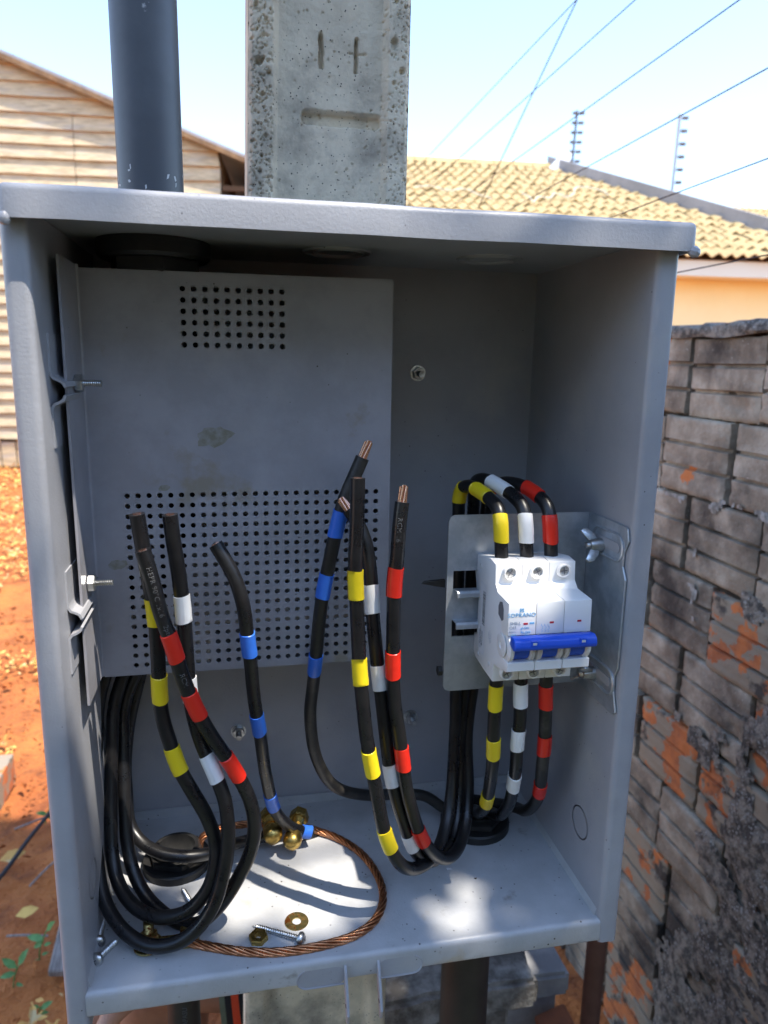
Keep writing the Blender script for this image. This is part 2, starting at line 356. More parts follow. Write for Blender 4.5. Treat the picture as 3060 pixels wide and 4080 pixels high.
# ---- brick boundary wall: plane x = XW, running along y
XW = .875; KW = (.875 - .0974) / (1.1 - .0974)
def oy(y): return (y - CAM.y) / KW + CAM.y
def oz(z): return (z - CAM.z) / KW + CAM.z
def ny(y): return (y - CAM.y) * KW + CAM.y
wall = thing('brick_wall', (XW, 1.0, GZ), 'weathered hollow-brick boundary wall with open joints right of the box', 'wall')
BL, BH = .190, .138
def brick_mesh(seed, length, orange=False):
    rnd = random.Random(seed); mb = MB(); L = length - .008 - .004 * rnd.random(); Hh = BH - .0055; T = .085; vs = []
    nu = max(6, int(length / .009)); g1, g2 = Hh * (.335 + rnd.uniform(-.02, .02)), Hh * (.665 + rnd.uniform(-.02, .02)); lv = [0.0, .0025]
    for a_, b_ in ((.0025, g1 - .0042), (g1 + .0042, g2 - .0042), (g2 + .0042, Hh - .0025)):
        if a_ > .01: lv += [a_ - .0064, a_ - .0022, a_]
        lv += [a_ + (b_ - a_) * q / 6 for q in range(1, 7)]
    lv += [Hh]; lv = sorted(set(round(q, 6) for q in lv)); nv = len(lv) - 1
    for j in range(nv + 1):
        for i in range(nu + 1):
            u = L * i / nu; v = lv[j]; e = min(u, L - u, v, Hh - v); d = .003 * max(0, 1 - e / .003)
            for g in (g1, g2):
                if abs(v - g) < .003: d += .0085 * (1 if noise.noise(Vector((u * 22, g * 90, seed))) > -.38 else .25)
            d += .0016 * fbm(u * 55 + seed * 7, v * 55, seed) + .0009 * math.sin(v * 2 * PI / .0095) * (1 if orange else .4)
            if noise.noise(Vector((u * 18 + seed * 3, v * 18, 4))) > .52: d += .003
            vs.append((d, u - L / 2 + .0022 * noise.noise(Vector((v * 60, seed, 2))) * (i in (0, nu)), v + .0018 * noise.noise(Vector((u * 60, seed, 5))) * (j in (0, nv))))
    w = nu + 1; fs = [(j * w + i, (j + 1) * w + i, (j + 1) * w + i + 1, j * w + i + 1) for j in range(nv) for i in range(nu)]
    b = len(vs); cor = [0, nu, nv * w + nu, nv * w]
    ring = [j * w for j in range(nv + 1)] + [nv * w + i for i in range(1, nu + 1)] + [j * w + nu for j in range(nv - 1, -1, -1)] + [i for i in range(nu - 1, 0, -1)]
    for r in ring: vs.append((T, vs[r][1], vs[r][2]))
    n = len(ring)
    fs += [(ring[k], b + k, b + (k + 1) % n, ring[(k + 1) % n]) for k in range(n)] + [tuple(b + k for k in range(n))]
    mb.add(vs, fs); me = bpy.data.meshes.new('brick'); me.from_pydata(mb.v, [], mb.f); me.update()
    me.polygons.foreach_set('use_smooth', [True] * len(me.polygons)); me.set_sharp_from_angle(angle=math.radians(50))
    me.materials.append(MATS['brick_orange' if orange else 'brick']); return me
VAR = [brick_mesh(s, BL) for s in range(7)]; VARO = [brick_mesh(20 + s, BL, True) for s in range(3)]
def bricks():
    rnd = random.Random(12); z = .4285; row = 0
    phase = {0: 1.116, 1: .939, 2: 1.07, 3: .95, 4: 1.04, 5: .93, 6: 1.06}
    while z > GZ - .02:
        z0 = z - BH; y0 = ny(phase.get(row, 1.0)) - 6 * BL
        for k in range(40):
            yc = y0 + BL * (k + .5)
            if yc > 7.5: break
            near = (yc < .85 and z0 < -.02)
            org = near and rnd.random() < .62
            me = rnd.choice(VARO if org else VAR)
            o = bpy.data.objects.new('brick', me); COL.objects.link(o)
            o.location = (XW + rnd.uniform(-.004, .006), yc, z0 + rnd.uniform(-.002, .003)); o.rotation_euler = (rnd.uniform(-.012, .012), rnd.uniform(-.012, .012), rnd.uniform(-.012, .012))
            o.parent = wall; o.matrix_parent_inverse = Matrix.Translation(-Vector((XW, 1.0, GZ)))
        z -= BH + .0005; row += 1
bricks()
def coat(name, m, f, u0, u1, v0, v1, st, base, amp, seed):
    # uneven lumps of mortar that cling to the wall face: grid in (y, z), kept where f > 0
    nu, nv = int((u1 - u0) / st), int((v1 - v0) / st); idx = {}; vs = []; fs = []
    def vid(i, j):
        if (i, j) not in idx:
            y = u0 + st * i; z = v0 + st * j; m_ = f(y, z)
            idx[(i, j)] = len(vs); vs.append((XW - base - amp * max(-.6, min(1, m_ * 3)) - amp * .7 * fbm(y * 45, z * 45, seed), y + st * .35 * noise.noise(Vector((y * 200, z * 200, 1))), z + st * .35 * noise.noise(Vector((y * 200, z * 200, 7)))))
        return idx[(i, j)]
    for j in range(nv):
        for i in range(nu):
            if f(u0 + st * (i + .5), v0 + st * (j + .5)) > 0: fs.append((vid(i, j), vid(i, j + 1), vid(i + 1, j + 1), vid(i + 1, j)))
    mb = MB(); mb.add(vs, fs); return obj(name, mb, m, wall, smooth=True, angle=60)
mb = MB().box(XW + .016, XW + .08, -.4, 7.4, GZ - .1, .42); obj('mortar_bed', mb, 'mortar', wall)
def cap_f(y, z): return 1
# rough cement cap along the wall top
def wall_cap():
    vs = []; fs = []; n = 220; ys = [-.4 + 7.8 * i / n if i > 0 else -.4 for i in range(n + 1)]
    ys = [-.4 + .02 * i for i in range(110)] + [1.8 + .1 * i for i in range(57)]; k = 7
    for y in ys:
        e = [noise.noise(Vector((y * 11, q * 3.1, 4))) for q in range(k)]
        prof = [(-.003, .424), (-.006, .432), (-.004, .441), (.004, .446), (.05, .447), (.085, .443), (.09, .424)]
        vs += [(XW + px + .005 * e[q], y, pz + .006 * e[q] + .007 * noise.noise(Vector((y * 40, q, 1))) * (q > 1)) for q, (px, pz) in enumerate(prof)]
    for i in range(len(ys) - 1):
        for q in range(k - 1): fs.append((i * k + q, i * k + q + 1, (i + 1) * k + q + 1, (i + 1) * k + q))
    mb = MB(); mb.add(vs, fs); obj('coping', mb, 'render_coat', wall, smooth=True, angle=60)
wall_cap()
def f_low(y, z):
    y, z = oy(y), oz(z)
    # thrown cement on the near, low stretch of the wall, leaving bare windows of brick
    edge = .88 - .35 * (z + .3) * (z > -.3) + .22 * (-.3 - z) * (z < -.3)
    return (edge - y) * 2.2 + .62 * fbm(y * 8, z * 8, 3) - .28 - .5 * max(0, z + .12) * 3
coat('cement_splash', 'render_coat', f_low, .15, .85, -1.05, .12, .0085, .0005, .0045, 2)
def f_eff(y, z):
    y, z = oy(y), oz(z)
    a = -abs(z - (.075 + .05 * noise.noise(Vector((y * 4, 1, 1))))) * 18 + .35 * fbm(y * 16, z * 16, 8) + .05
    b = -abs((y - 1.0) - .12 * (z + .2)) * 9 - abs(z + .14) * 3.4 + .45 * fbm(y * 14, z * 14, 4) + .05
    return max(a, b)
coat('mortar_smear', 'efflorescence', f_eff, .35, 1.2, -.3, .22, .007, .0003, .0035, 6)

# ---- electric fence wires along the wall top
fence = thing('electric_fence', (XW + .04, 7.2, .45), 'thin strands of an electric fence running above the brick wall', 'fence')
WQ = ((2296, 0), (2530, 0), (2945, 0), (3060, 271), (3060, 631), (3060, 1015))
for q in WQ:
    p = UX(q[0], q[1], XW + .03)
    path = [Vector((XW + .03, -.6 + 8 * i / 24, p.z + .012 * math.cos((-.6 + 8 * i / 24 - p.y) * .5) - .012)) for i in range(25)]
    obj('wire', MB().tube(path, .0012, 6), 'wire_metal', fence, smooth=True)
for y in (-.55, 7.35):
    post = obj('fence_post', bev(MB().box(XW + .034, XW + .05, y - .008, y + .008, .42, 1.2), .002), 'white_metal', fence)
    for q in WQ: obj('insulator', MB().lathe([(.004, 0), (.009, .002), (.005, .006), (.009, .010), (.004, .012)], 10, (XW + .04, y, UX(q[0], q[1], XW + .03).z), (-1, 0, 0)), 'rubber', post)
a, b = U(2318, -40, 2.2), U(1905, 830, 3.1)
tag(obj('sagging_wire', MB().tube([a + (b - a) * (i / 20) for i in range(21)], .0022, 6), 'wire_metal', smooth=True), 'pale wire crossing the fence strands at a steeper slant', 'wire')

# ---- timber house behind, left
def wood_house():
    yaw = math.radians(-5.0); org = Vector((-.02, 9.5, GZ))
    h = thing('wooden_house', org, 'weathered timber house with horizontal board gable beyond the yard on the left', 'house')
    R = Matrix.Rotation(yaw, 4, 'Z'); T = Matrix.Translation(org) @ R; rnd = random.Random(5)
    def put(name, mb, m, par=h, sm=False):
        mb.v = [tuple(T @ Vector(v)) for v in mb.v]; return obj(name, mb, m, par, sm)
    eave = 3.91; slope = math.tan(math.radians(20.0)); half = 5.4; pitch = .168; z = .38; rows = []
    # local x: 0 at the right corner of the gable wall, negative to the left; z above ground
    while z < eave + slope * half - .1:
        def xl(zz): return max(0, (zz - eave) / slope)
        zt = z + pitch + .012
        x1 = -xl(z); x0 = -2 * half + xl(zt)
        if x1 - x0 < .3: break
        cuts = [x0] + sorted(rnd.uniform(x0 + .8, x1 - .6) for _ in range(2)) + [x1]
        if 3.1 < z < 4.1: cuts[2] = -1.72 if x0 < -1.9 else cuts[2]; cuts = sorted(cuts)
        for a_, b_ in zip(cuts, cuts[1:]):
            if b_ - a_ < .08: continue
            tb = rnd.uniform(-.006, .006); t1 = .012 + rnd.random() * .006; n = 5; vs = []; fs = []
            for i in range(n + 1):
                x = a_ + .004 + (b_ - a_ - .008) * i / n; j = rnd.uniform(-.007, .007)
                right = -xl(zt + tb)
                xt = min(x, right) if b_ == x1 else x
                vs += [(x, -.040 - t1, z + j + tb), (xt, -.012, zt + tb), (xt, .004, zt + tb), (x, -.008, z + j + tb)]
            for i in range(n):
                for q in range(4): fs.append((i * 4 + q, (i + 1) * 4 + q, (i + 1) * 4 + (q + 1) % 4, i * 4 + (q + 1) % 4))
            fs += [(0, 1, 2, 3), (n * 4 + 3, n * 4 + 2, n * 4 + 1, n * 4)]
            put('board', MB().add(vs, fs), 'plank')
        z += pitch
    zr = eave + slope * half
    put('inner_wall', MB().prism([(0, .1), (0, eave), (-half, zr), (-2 * half, eave), (-2 * half, .1)], 'y', .012, .1), 'plank_dark')
    put('side_wall', MB().box(-.1, 0, .11, 7, .1, eave - .02), 'plank_dark')
    for s in (0, 1):
        q = lambda x, dz: ((x if s == 0 else -2 * half - x), eave - x * slope * (1 if x > -half else 1) + dz)
        pr = [(.55, eave - .55 * slope + .03), (-half, zr + .03), (-half, zr + .07), (.55, eave - .55 * slope + .07)]
        if s: pr = [(-2 * half - x, zz) for x, zz in pr]
        rf = put('roof', MB().prism(pr, 'y', -.16, 7.2), 'parapet')
        bp = [(.55, eave - .55 * slope - .03), (-half, zr - .03), (-half, zr + .03), (.55, eave - .55 * slope + .03)]
        if s: bp = [(-2 * half - x, zz) for x, zz in bp]
        put('bargeboard', MB().prism(bp, 'y', -.17, -.135), 'plank_tan', rf)
    # pale gutter end and bracket under the eave corner
    put('gutter_end', MB().lathe([(.05, 0), (.06, .01), (.06, .2), (.05, .21)], 14, (.42, -.16, eave - .30), (0, 1, 0)), 'white_metal', sm=True)
    put('eave_bracket', MB().box(.02, .45, -.02, .03, eave - .44, eave - .38), 'plank_dark')
    for i in range(60):
        x = -2 * half + .18 * i + .02
        if x > -.16: break
        put('skirt_plank', MB().box(x, x + .165, -.02 + rnd.uniform(-.012, .012), .02, .02, .37 + rnd.uniform(-.04, .015)), 'plank')
wood_house()

# ---- tiled house behind, right
def tiled_house():
    yaw = math.radians(-4.0); org = Vector((6.6, 7.6, GZ)); T = Matrix.Translation(org) @ Matrix.Rotation(yaw, 4, 'Z')
    h = thing('tiled_house', org, 'yellow house with a clay tile roof beyond the brick wall on the right', 'house')
    def put(name, mb, m, par=h, sm=False):
        mb.v = [tuple(T @ Vector(v)) for v in mb.v]; return obj(name, mb, m, par, sm)
    ez = 2.70; sl = math.tan(math.radians(24)); run = 4.55; x0, x1 = -6.2, 3.2
    put('wall', MB().box(x0 + .3, x1 - .1, .55, .75, 0, ez + .1), 'yellow_wall')
    put('side_wall', MB().box(x0 + .3, x0 + .5, .76, 2 * run, 0, ez + .1), 'yellow_wall')
    put('fascia', MB().box(x0, x1, .05, .09, ez - .22, ez - .03), 'fascia')
    put('soffit', MB().box(x0, x1, .10, .54, ez - .2, ez - .17), 'fascia')
    # the roof is hipped at its right end: the hip runs from the ridge down to the right
    an = math.radians(24); Ti = T.inverted(); nrm = T.to_3x3() @ Vector((0, -math.sin(an), math.cos(an))); q0 = T @ Vector((0, 0, ez))
    def roofpt(px, py):
        d = _ray(px, py); return Ti @ (CAM + d * ((q0 - CAM).dot(nrm) / d.dot(nrm)))
    hA, hB = roofpt(2262, 690), roofpt(3060, 930)
    def hipx(y): return hA.x + (hB.x - hA.x) * (y - hA.y) / (hB.y - hA.y)
    xE, xA = hipx(.02), hipx(run); zr = ez + run * sl
    vs_ = [(x0, .02, ez - .04), (xE, .02, ez - .04), (xA, run, zr - .04), (x0, run, zr - .04), (xE, 2 * run, ez - .04), (x0, 2 * run, ez - .04)]
    deck = put('roof_deck', MB().add(vs_, [(0, 1, 2, 3), (3, 2, 4, 5), (1, 4, 2), (0, 5, 4, 1), (0, 3, 5)]), 'plank_dark')
    x1 = xE
    # one clay pan tile: wave cross section, tapering a little, slightly proud at its lower edge
    tw, tl = .155, .35; n = 8; vs = []; fs = []
    for r, (v, lift) in enumerate(((0, .034), (.5, .022), (1, .006))):
        for i in range(n + 1):
            t = i / n; zz = .022 * math.cos(2 * PI * t) ; vs.append((tw * (t - .5) * 1.05, v * tl * 1.12, zz + lift))
    m_ = n + 1; fs = [(r * m_ + i, r * m_ + i + 1, (r + 1) * m_ + i + 1, (r + 1) * m_ + i) for r in range(2) for i in range(n)]
    k0 = len(vs)
    for i in range(m_): x, y, z = vs[i]; vs.append((x, y + .004, z - .016))
    fs += [(i, k0 + i, k0 + i + 1, i + 1) for i in range(n)]
    rows = int(run / math.cos(math.radians(24)) / tl); tl_me = bpy.data.meshes.new('roof_tile'); tl_me.from_pydata(vs, [], fs); tl_me.update()
    tl_me.polygons.foreach_set('use_smooth', [True] * len(tl_me.polygons)); tl_me.set_sharp_from_angle(angle=math.radians(50)); tl_me.materials.append(MATS['tile'])
    pit = Matrix.Rotation(math.radians(24), 4, 'X'); rnd = random.Random(2); cand = []
    xr = xA
    for r in range(rows + 1):
        for c in range(int((xE - x0) / tw)):
            yy = (r + .5) * tl * math.cos(an)
            if yy > run or x0 + tw * (c + .5) > hipx(yy) - .02: continue
            Mx = T @ Matrix.Translation((x0 + tw * (c + .5), .0, ez)) @ pit @ Matrix.Translation((0, -.05 + r * tl, 0)) @ Matrix.Translation((0, rnd.uniform(-.02, .02), rnd.uniform(-.004, .006))) @ Matrix.Rotation(rnd.uniform(-.045, .045), 4, 'Z') @ Matrix.Rotation(rnd.uniform(-.03, .03), 4, 'Y')
            p = Mx.translation; q = PX(p); hood = 700 + .112 * q[0]
            cand.append((0 if (1620 < q[0] < 3100 and (q[1] < hood + 10 or q[0] > 2790)) else 1, (p - CAM).length, Mx))
    cand.sort(key=lambda t: (t[0], t[1]))
    rest = MB()
    for i, (_, _, Mx) in enumerate(cand):
        if i < 300:
            o = bpy.data.objects.new('roof_tile', tl_me); COL.objects.link(o); o.matrix_world = Mx; o.parent = deck
        else: rest.add([Mx @ Vector(v) for v in vs], fs)
    o = obj('roof_tiles', rest, 'tile', deck, smooth=True, angle=50); struct(o, 'stuff')
    rc = MB()
    for c in range(int((xr - x0) / .34)):
        x = x0 + .34 * c; pr = [(run - .10, ez + run * sl - .02), (run - .07, ez + run * sl + .05), (run, ez + run * sl + .085), (run + .07, ez + run * sl + .05), (run + .1, ez + run * sl - .02)]
        rc.prism(pr, 'x', x, x + .36)
    put('ridge_cap', rc, 'tile')
    a_, b_ = Vector((xA, run + .05, zr)), Vector((xE, .0, ez)); dd = (b_ - a_).normalized(); sd_ = Vector((dd.y, -dd.x, 0)).normalized() * .07; hb2 = []
    for q in (a_, b_): hb2 += [q - sd_ + Vector((0, 0, -.03)), q + sd_ + Vector((0, 0, -.03)), q + sd_ + Vector((0, 0, .20)), q - sd_ + Vector((0, 0, .20))]
    put('hip_parapet', bev(MB().add(hb2, [(0, 1, 2, 3), (7, 6, 5, 4), (0, 4, 5, 1), (1, 5, 6, 2), (2, 6, 7, 3), (3, 7, 4, 0)]), .01), 'parapet')
    # a further roof showing beyond the hip
    nb = MB(); o3 = U(2890, 905, 13.5)
    for c in range(16):
        for r in range(5):
            Mx = Matrix.Translation(o3) @ Matrix.Rotation(yaw, 4, 'Z') @ Matrix.Translation((tw * c, 0, 0)) @ pit @ Matrix.Translation((0, r * tl, 0)); nb.add([Mx @ Vector(v) for v in vs], fs)
    o = obj('roof_tiles', nb, 'tile', deck, smooth=True, angle=50); struct(o, 'stuff')
    return T, ez, run, sl, xr
TT, ez, run, sl, xr = tiled_house()
def para_post(px_base, py_base, px_top, py_top, y, white, label):
    a_, b_ = U(px_base, py_base, y), U(px_top, py_top, y)
    t = thing('fence_standard', a_, label, 'post', 'electric fence posts on the parapet')
    obj('post', MB().tube([a_, b_], .028 if white else .022, 4), 'post_grey' if white else 'pole_dark', t)
    for i in range(6):
        p = a_ + (b_ - a_) * (.12 + .165 * i); mb = MB().lathe([(.012, 0), (.035, .01), (.02, .03), (.035, .05), (.02, .07), (.034, .09), (.012, .10)], 10, p + Vector((.02, -.03, 0)), (1, -.3, 0))
        if not white: mb.lathe([(.012, 0), (.035, .01), (.02, .03), (.035, .05), (.012, .07)], 10, p + Vector((-.02, -.03, 0)), (-1, .3, 0))
        obj('insulator', mb, 'pole_dark', t, smooth=True)
para_post(2278, 672, 2300, 440, 12.3, False, 'dark electric fence post with insulators on both sides at the roof ridge')
para_post(2677, 765, 2710, 455, 10.6, True, 'white electric fence post with insulators along one side on the grey parapet')
def roof_bits():
    mb = MB(); p = [U(2170, 690, 12.0), U(2255, 600, 12.0), U(2278, 610, 12.0), U(2265, 660, 12.0), U(2205, 712, 12.0)]
    mb.add(p + [q + Vector((0, .05, .01)) for q in p], [(0, 1, 2, 3, 4), (9, 8, 7, 6, 5)] + [(i, (i + 1) % 5, 5 + (i + 1) % 5, 5 + i) for i in range(5)])
    tag(obj('metal_flashing', mb, 'white_metal'), 'bright white sheet of flashing leaning at the foot of the dark fence post', 'flashing')
    pts = [(2080, 770), (2110, 785), (2125, 805), (2150, 782), (2185, 790), (2215, 770), (2255, 785), (2285, 772), (2300, 745), (2350, 748), (2400, 760), (2425, 778)]
    def on_roof(px, py):
        d = _ray(px, py); n = TT.to_3x3() @ Vector((0, -math.sin(math.radians(24)), math.cos(math.radians(24)))); q = TT @ Vector((0, 0, ez + .085)); return CAM + d * ((q - CAM).dot(n) / d.dot(n))
    tag(obj('roof_cable', MB().tube(spline([on_roof(*q) for q in pts], .05), .009, 6), 'cable_pale', smooth=True), 'loose white cable lying in loops across the roof tiles', 'cable')
    pts = [(1650, 745), (1720, 740), (1780, 760), (1850, 752), (1905, 775), (1960, 790)]
    tag(obj('roof_cable', MB().tube(spline([on_roof(*q) for q in pts], .05), .008, 6), 'cable_pale', smooth=True), 'second white cable on the roof tiles just right of the concrete post', 'cable')
roof_bits()

# ---- concrete post behind the box
def concrete_post():
    t = thing('concrete_post', (.165, .27, GZ), 'stained double-T concrete post behind the box with moulded slots near its top', 'post')
    PY = .183; z0, z1 = GZ - .05, .78; rnd = random.Random(31)
    def edges(z): f = (z + .15) / .65; return .094 + .0155 * f, .2255 + .0035 * f      # left and right edge at height z
    pores = []
    for i in range(1300):
        s = rnd.random(); u = rnd.uniform(0, .14) if s < .12 else (rnd.uniform(.002, .018) if s < .62 else rnd.uniform(.098, .133))
        pores.append((u, rnd.uniform(.44, .66), rnd.choice((.0007, .0008, .0009, .0010, .0018 if rnd.random() < .12 else .0009))))
    pores += [(.0075, .583, .0032), (.0895 + .016, .604, .0030), (.112, .585, .0026), (.052, .5545, .0012), (.046, .553, .001)]
    grid = {}
    for p in pores: grid.setdefault((int(p[0] / .004), int(p[1] / .004)), []).append(p)
    def slot(x, z, cx, cz, hx, hz, r):
        dx, dz = max(abs(x - cx) - hx + r, 0), max(abs(z - cz) - hz + r, 0); return r - math.hypot(dx, dz)
    def depth(u, wd, x, z):
        # recessed panel between two raised ribs
        d = 0; a_, b_ = .0175, wd - .016
        d += .0065 * min(1, max(0, (u - a_) / .004)) * min(1, max(0, (b_ - u) / .004))
        d += .003 * max(0, 1 - u / .003) + .003 * max(0, 1 - (wd - u) / .003)
        jig = .0007 * fbm(x * 160, z * 160, 2)
        for s in SLOTS:
            v = slot(x + jig, z + jig, *s[:5]); d += s[5] * min(1, max(0, v / .0012))
        d += .00045 * fbm(x * 90, z * 90, 1, 5)
        gx, gz = int(u / .004), int(z / .004)
        for i in (-1, 0, 1):
            for j in (-1, 0, 1):
                for (pu, pz, r) in grid.get((gx + i, gz + j), ()):
                    q = (u - pu) ** 2 + (z - pz) ** 2
                    if q < r * r: d += 1.5 * math.sqrt(r * r - q)
        return d
    def sp(px, py): p = U(px, py, PY + .0065); return p.x, p.z
    S = []
    for (xa, ya, xb, yb, dp) in ((1268, 130, 1290, 275, .007), (1410, 152, 1430, 295, .0065), (1385, 212, 1460, 220, .002), (1196, 458, 1520, 496, .006)):
        q0, q1 = sp(xa, yb), sp(xb, ya); cx, cz, hx, hz = (q0[0] + q1[0]) / 2, (q0[1] + q1[1]) / 2, (q1[0] - q0[0]) / 2, (q1[1] - q0[1]) / 2
        S.append((cx, cz, hx, hz, min(hx, hz) * .8, dp))
    SLOTS = S
    def face(za, zb, nz, nu):
        vs = []; fs = []
        for j in range(nz + 1):
            z = za + (zb - za) * j / nz; l, r = edges(z)
            for i in range(nu + 1):
                u = (r - l) * i / nu; x = l + u; vs.append((x, PY + depth(u, r - l, x, z), z))
        w = nu + 1; fs = [(j * w + i, j * w + i + 1, (j + 1) * w + i + 1, (j + 1) * w + i) for j in range(nz) for i in range(nu)]
        return MB().add(vs, fs)
    obj('post_face', face(.42, .68, 390, 205), 'concrete_post', t, smooth=True, angle=180)
    obj('post_face', face(-.34, .42, 80, 40), 'concrete_post', t, smooth=True, angle=180)
    mb = MB(); back = PY + .17
    for za, zb in ((z0, -.34), (-.34, .68), (.68, z1)):
        (l0, r0), (l1, r1) = edges(za), edges(zb); yf = PY + .0028
        vs = [(l0, yf, za), (r0, yf, za), (r0, back, za), (l0, back, za), (l1, yf, zb), (r1, yf, zb), (r1, back, zb), (l1, back, zb)]
        fs = [(1, 2, 6, 5), (2, 3, 7, 6), (3, 0, 4, 7)]
        if za == z0: fs += [(0, 1, 5, 4)]
        if zb == z1: fs += [(0, 1, 5, 4), (4, 5, 6, 7)]
        mb.add(vs, fs)
    obj('post_core', mb, 'concrete_post', t)
concrete_post()
# ------------------------------------------------------------------ the metal box
TH = .0014
box = thing('meter_box', (W / 2, D, -LIP), 'open grey painted steel meter box fixed to the concrete post', 'meter box')
def arc(cx, cy, r, a0, a1, n=5):
    return [(cx + r * math.cos(math.radians(a0 + (a1 - a0) * i / n)), cy + r * math.sin(math.radians(a0 + (a1 - a0) * i / n))) for i in range(n + 1)]
bp = MB().box(-.001, W + .001, D, D + TH, -.002, H); obj('back_panel', bp, 'paint', box)
# left wall with its outward flange and rolled edge (plan view, extruded upwards)
R1 = .0025
lp = [(0, D)] + [(0, .02)] + arc(-R1, R1, R1, 0, -90) + [(-.0055, 0)] + arc(-.0070, .0032, .0032, 270, 170, 6)
lw = obj('side_wall', MB().sheet(lp, TH, 'z', -LIP - .012, H - .0005), 'paint', box, smooth=True, angle=50)
rp = [(W, D), (W, .02)] + arc(W + R1, R1, R1, 180, 270) + [(W + .0095, 0)] + arc(W + .0095, .0018, .0018, 270, 350, 4)
rw = obj('side_wall', MB().sheet(rp, -TH, 'z', -LIP - .0012, H - .0005), 'paint', box, smooth=True, angle=50)
obj('ceiling_panel', MB().box(-.001, W + .001, -.002, D, H, H + TH), 'paint', box)
# floor tray: front lip turned down, upstand at the back and along the sides
fp = [(.012, -LIP + .0006), (.0015, -LIP + .0006)] + arc(.0016, -LIP + .0016, .001, 270, 180, 3) + [(.0006, -.003)] + arc(.0026, -.002, .002, 180, 90, 4) + [(D - .0042, 0), (D - .0014, .0006), (D - .0011, .0092)]
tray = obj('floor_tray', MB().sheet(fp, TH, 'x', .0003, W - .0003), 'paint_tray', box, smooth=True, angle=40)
for s in (0, 1):
    pr = [(.0034, .0006), (.0005, .0095), (.0002, .0095), (.0002, .0006)]
    if s: pr = [(W - a, b) for a, b in pr]
    obj('floor_upstand', MB().prism(pr, 'y', .004, D - .0045), 'paint_tray', box)
# hood
hb = MB().box(-.0085, W + .0168, -.0102, D + .012, .4378, .4535)
def hood():
    bm = bmesh.new(); vs = [bm.verts.new(v) for v in hb.v]
    for f in hb.f: bm.faces.new([vs[i] for i in f])
    bmesh.ops.recalc_face_normals(bm, faces=bm.faces)
    es = [e for e in bm.edges if max(e.verts[0].co.z, e.verts[1].co.z) > .45]
    bmesh.ops.bevel(bm, geom=es, offset=.0034, segments=4, profile=.5, affect='EDGES')
    bot = [f for f in bm.faces if f.normal.z < -.9 and f.calc_center_median().z < .439]
    bmesh.ops.delete(bm, geom=bot, context='FACES')
    # split the long front and top so that the edge can waver a little as bent sheet does
    bmesh.ops.subdivide_edges(bm, edges=[e for e in bm.edges if abs(e.verts[0].co.x - e.verts[1].co.x) > .2], cuts=24, use_grid_fill=True)
    for v in bm.verts: v.co.z += .0005 * noise.noise(Vector((v.co.x * 22, v.co.y * 20, 3))); v.co.y += .0004 * noise.noise(Vector((v.co.x * 30, v.co.z * 60, 8)))
    bmesh.ops.recalc_face_normals(bm, faces=bm.faces)
    bmesh.ops.solidify(bm, geom=bm.faces, thickness=.0013)
    bm.verts.index_update(); o = MB(); o.v = [tuple(v.co) for v in bm.verts]; o.f = [tuple(v.index for v in f.verts) for f in bm.faces]; bm.free(); return o
hd = obj('hood', hood(), 'paint', box, smooth=True, angle=40)
obj('weld_bead', MB().lathe([(.0008, 0), (.0030, .001), (.0036, .003), (.0028, .005), (.0006, .0062)], 10, (W + .0150, -.0085, .4350), (.3, -.2, 1)), 'paint', hd, smooth=True)
obj('weld_bead', MB().lathe([(.0008, 0), (.0026, .001), (.0030, .003), (.0022, .005), (.0006, .0062)], 10, (-.0070, -.0085, .4345), (.3, -.2, 1)), 'paint', hd, smooth=True)
# pressed knock-outs: two concentric ridges
def ring(c, r, t, u, w, n, h, k=40):
    vs = []; fs = []
    for j in range(k):
        a = 2 * PI * j / k; d = u * math.cos(a) + w * math.sin(a)
        vs += [c + d * (r - t) - n * .0004, c + d * (r - t * .4) + n * h, c + d * (r + t * .4) + n * h, c + d * (r + t) - n * .0004]
    for j in range(k):
        b = ((j + 1) % k) * 4; a = j * 4
        for q in range(3): fs.append((a + q, b + q, b + q + 1, a + q + 1))
    return MB().add(vs, fs)
def knock(c, n, u, w, ro, ri, par):
    k = obj('knockout', ring(c, ro, .0010, u, w, n, .0012), 'paint', par, smooth=True, angle=60)
    obj('inner_ridge', ring(c + u * .001, ri, .0012, u, w, n, .0014), 'paint', k, smooth=True, angle=60)
Y_, Z_, X_ = Vector((0, 1, 0)), Vector((0, 0, 1)), Vector((1, 0, 0))
knock(Vector((W, .0355, .0513)), -X_, Y_, Z_, .0178, .0115, rw)
knock(Vector((0, .0355, .0513)), X_, Y_, Z_, .0178, .0115, lw)
knock(Vector((.27, .105, H)), -Z_, X_, Y_, .022, .016, box)
knock(Vector((.165, .105, H)), -Z_, X_, Y_, .022, .016, box)
# studs with nuts through the back panel
for (x, z) in ((.2382, .3663), (.2392, .0733), (.0928, .0730)):
    st = MB(); thread(st, (x, D + .001, z), (.03, -1, -.04), .0024, .0125, .0011); st_o = obj('stud', st, 'zinc', box, smooth=True, angle=25)
    obj('hex_nut', nut(MB(), (x, D - .0007, z), (.03, -1, -.04), .0052, .0040), 'zinc', st_o)
    obj('washer', MB().lathe([(.003, 0), (.0062, 0), (.0062, .0008), (.003, .0008)], 20, (x, D - .0002, z), (0, -1, 0)), 'zinc', st_o)
# spring-steel mounting clips on the left wall (upper and lower pair)
def clip(z, s, y0, y1, name='clip'):
    pth = [(.0009, z + s * .030), (.0009, z + s * .0115)] + [(.0012, z + s * .0085), (.0028, z + s * .0062), (.0052, z + s * .0052), (.0072, z + s * .0040), (.0082, z + s * .0018)]
    obj(name, MB().sheet(pth, TH * s, 'y', y0, y1), 'paint', lw, smooth=True, angle=30)
for z in (.3565, .2270): clip(z, 1, .022, .062); clip(z, -1, .020, .060)
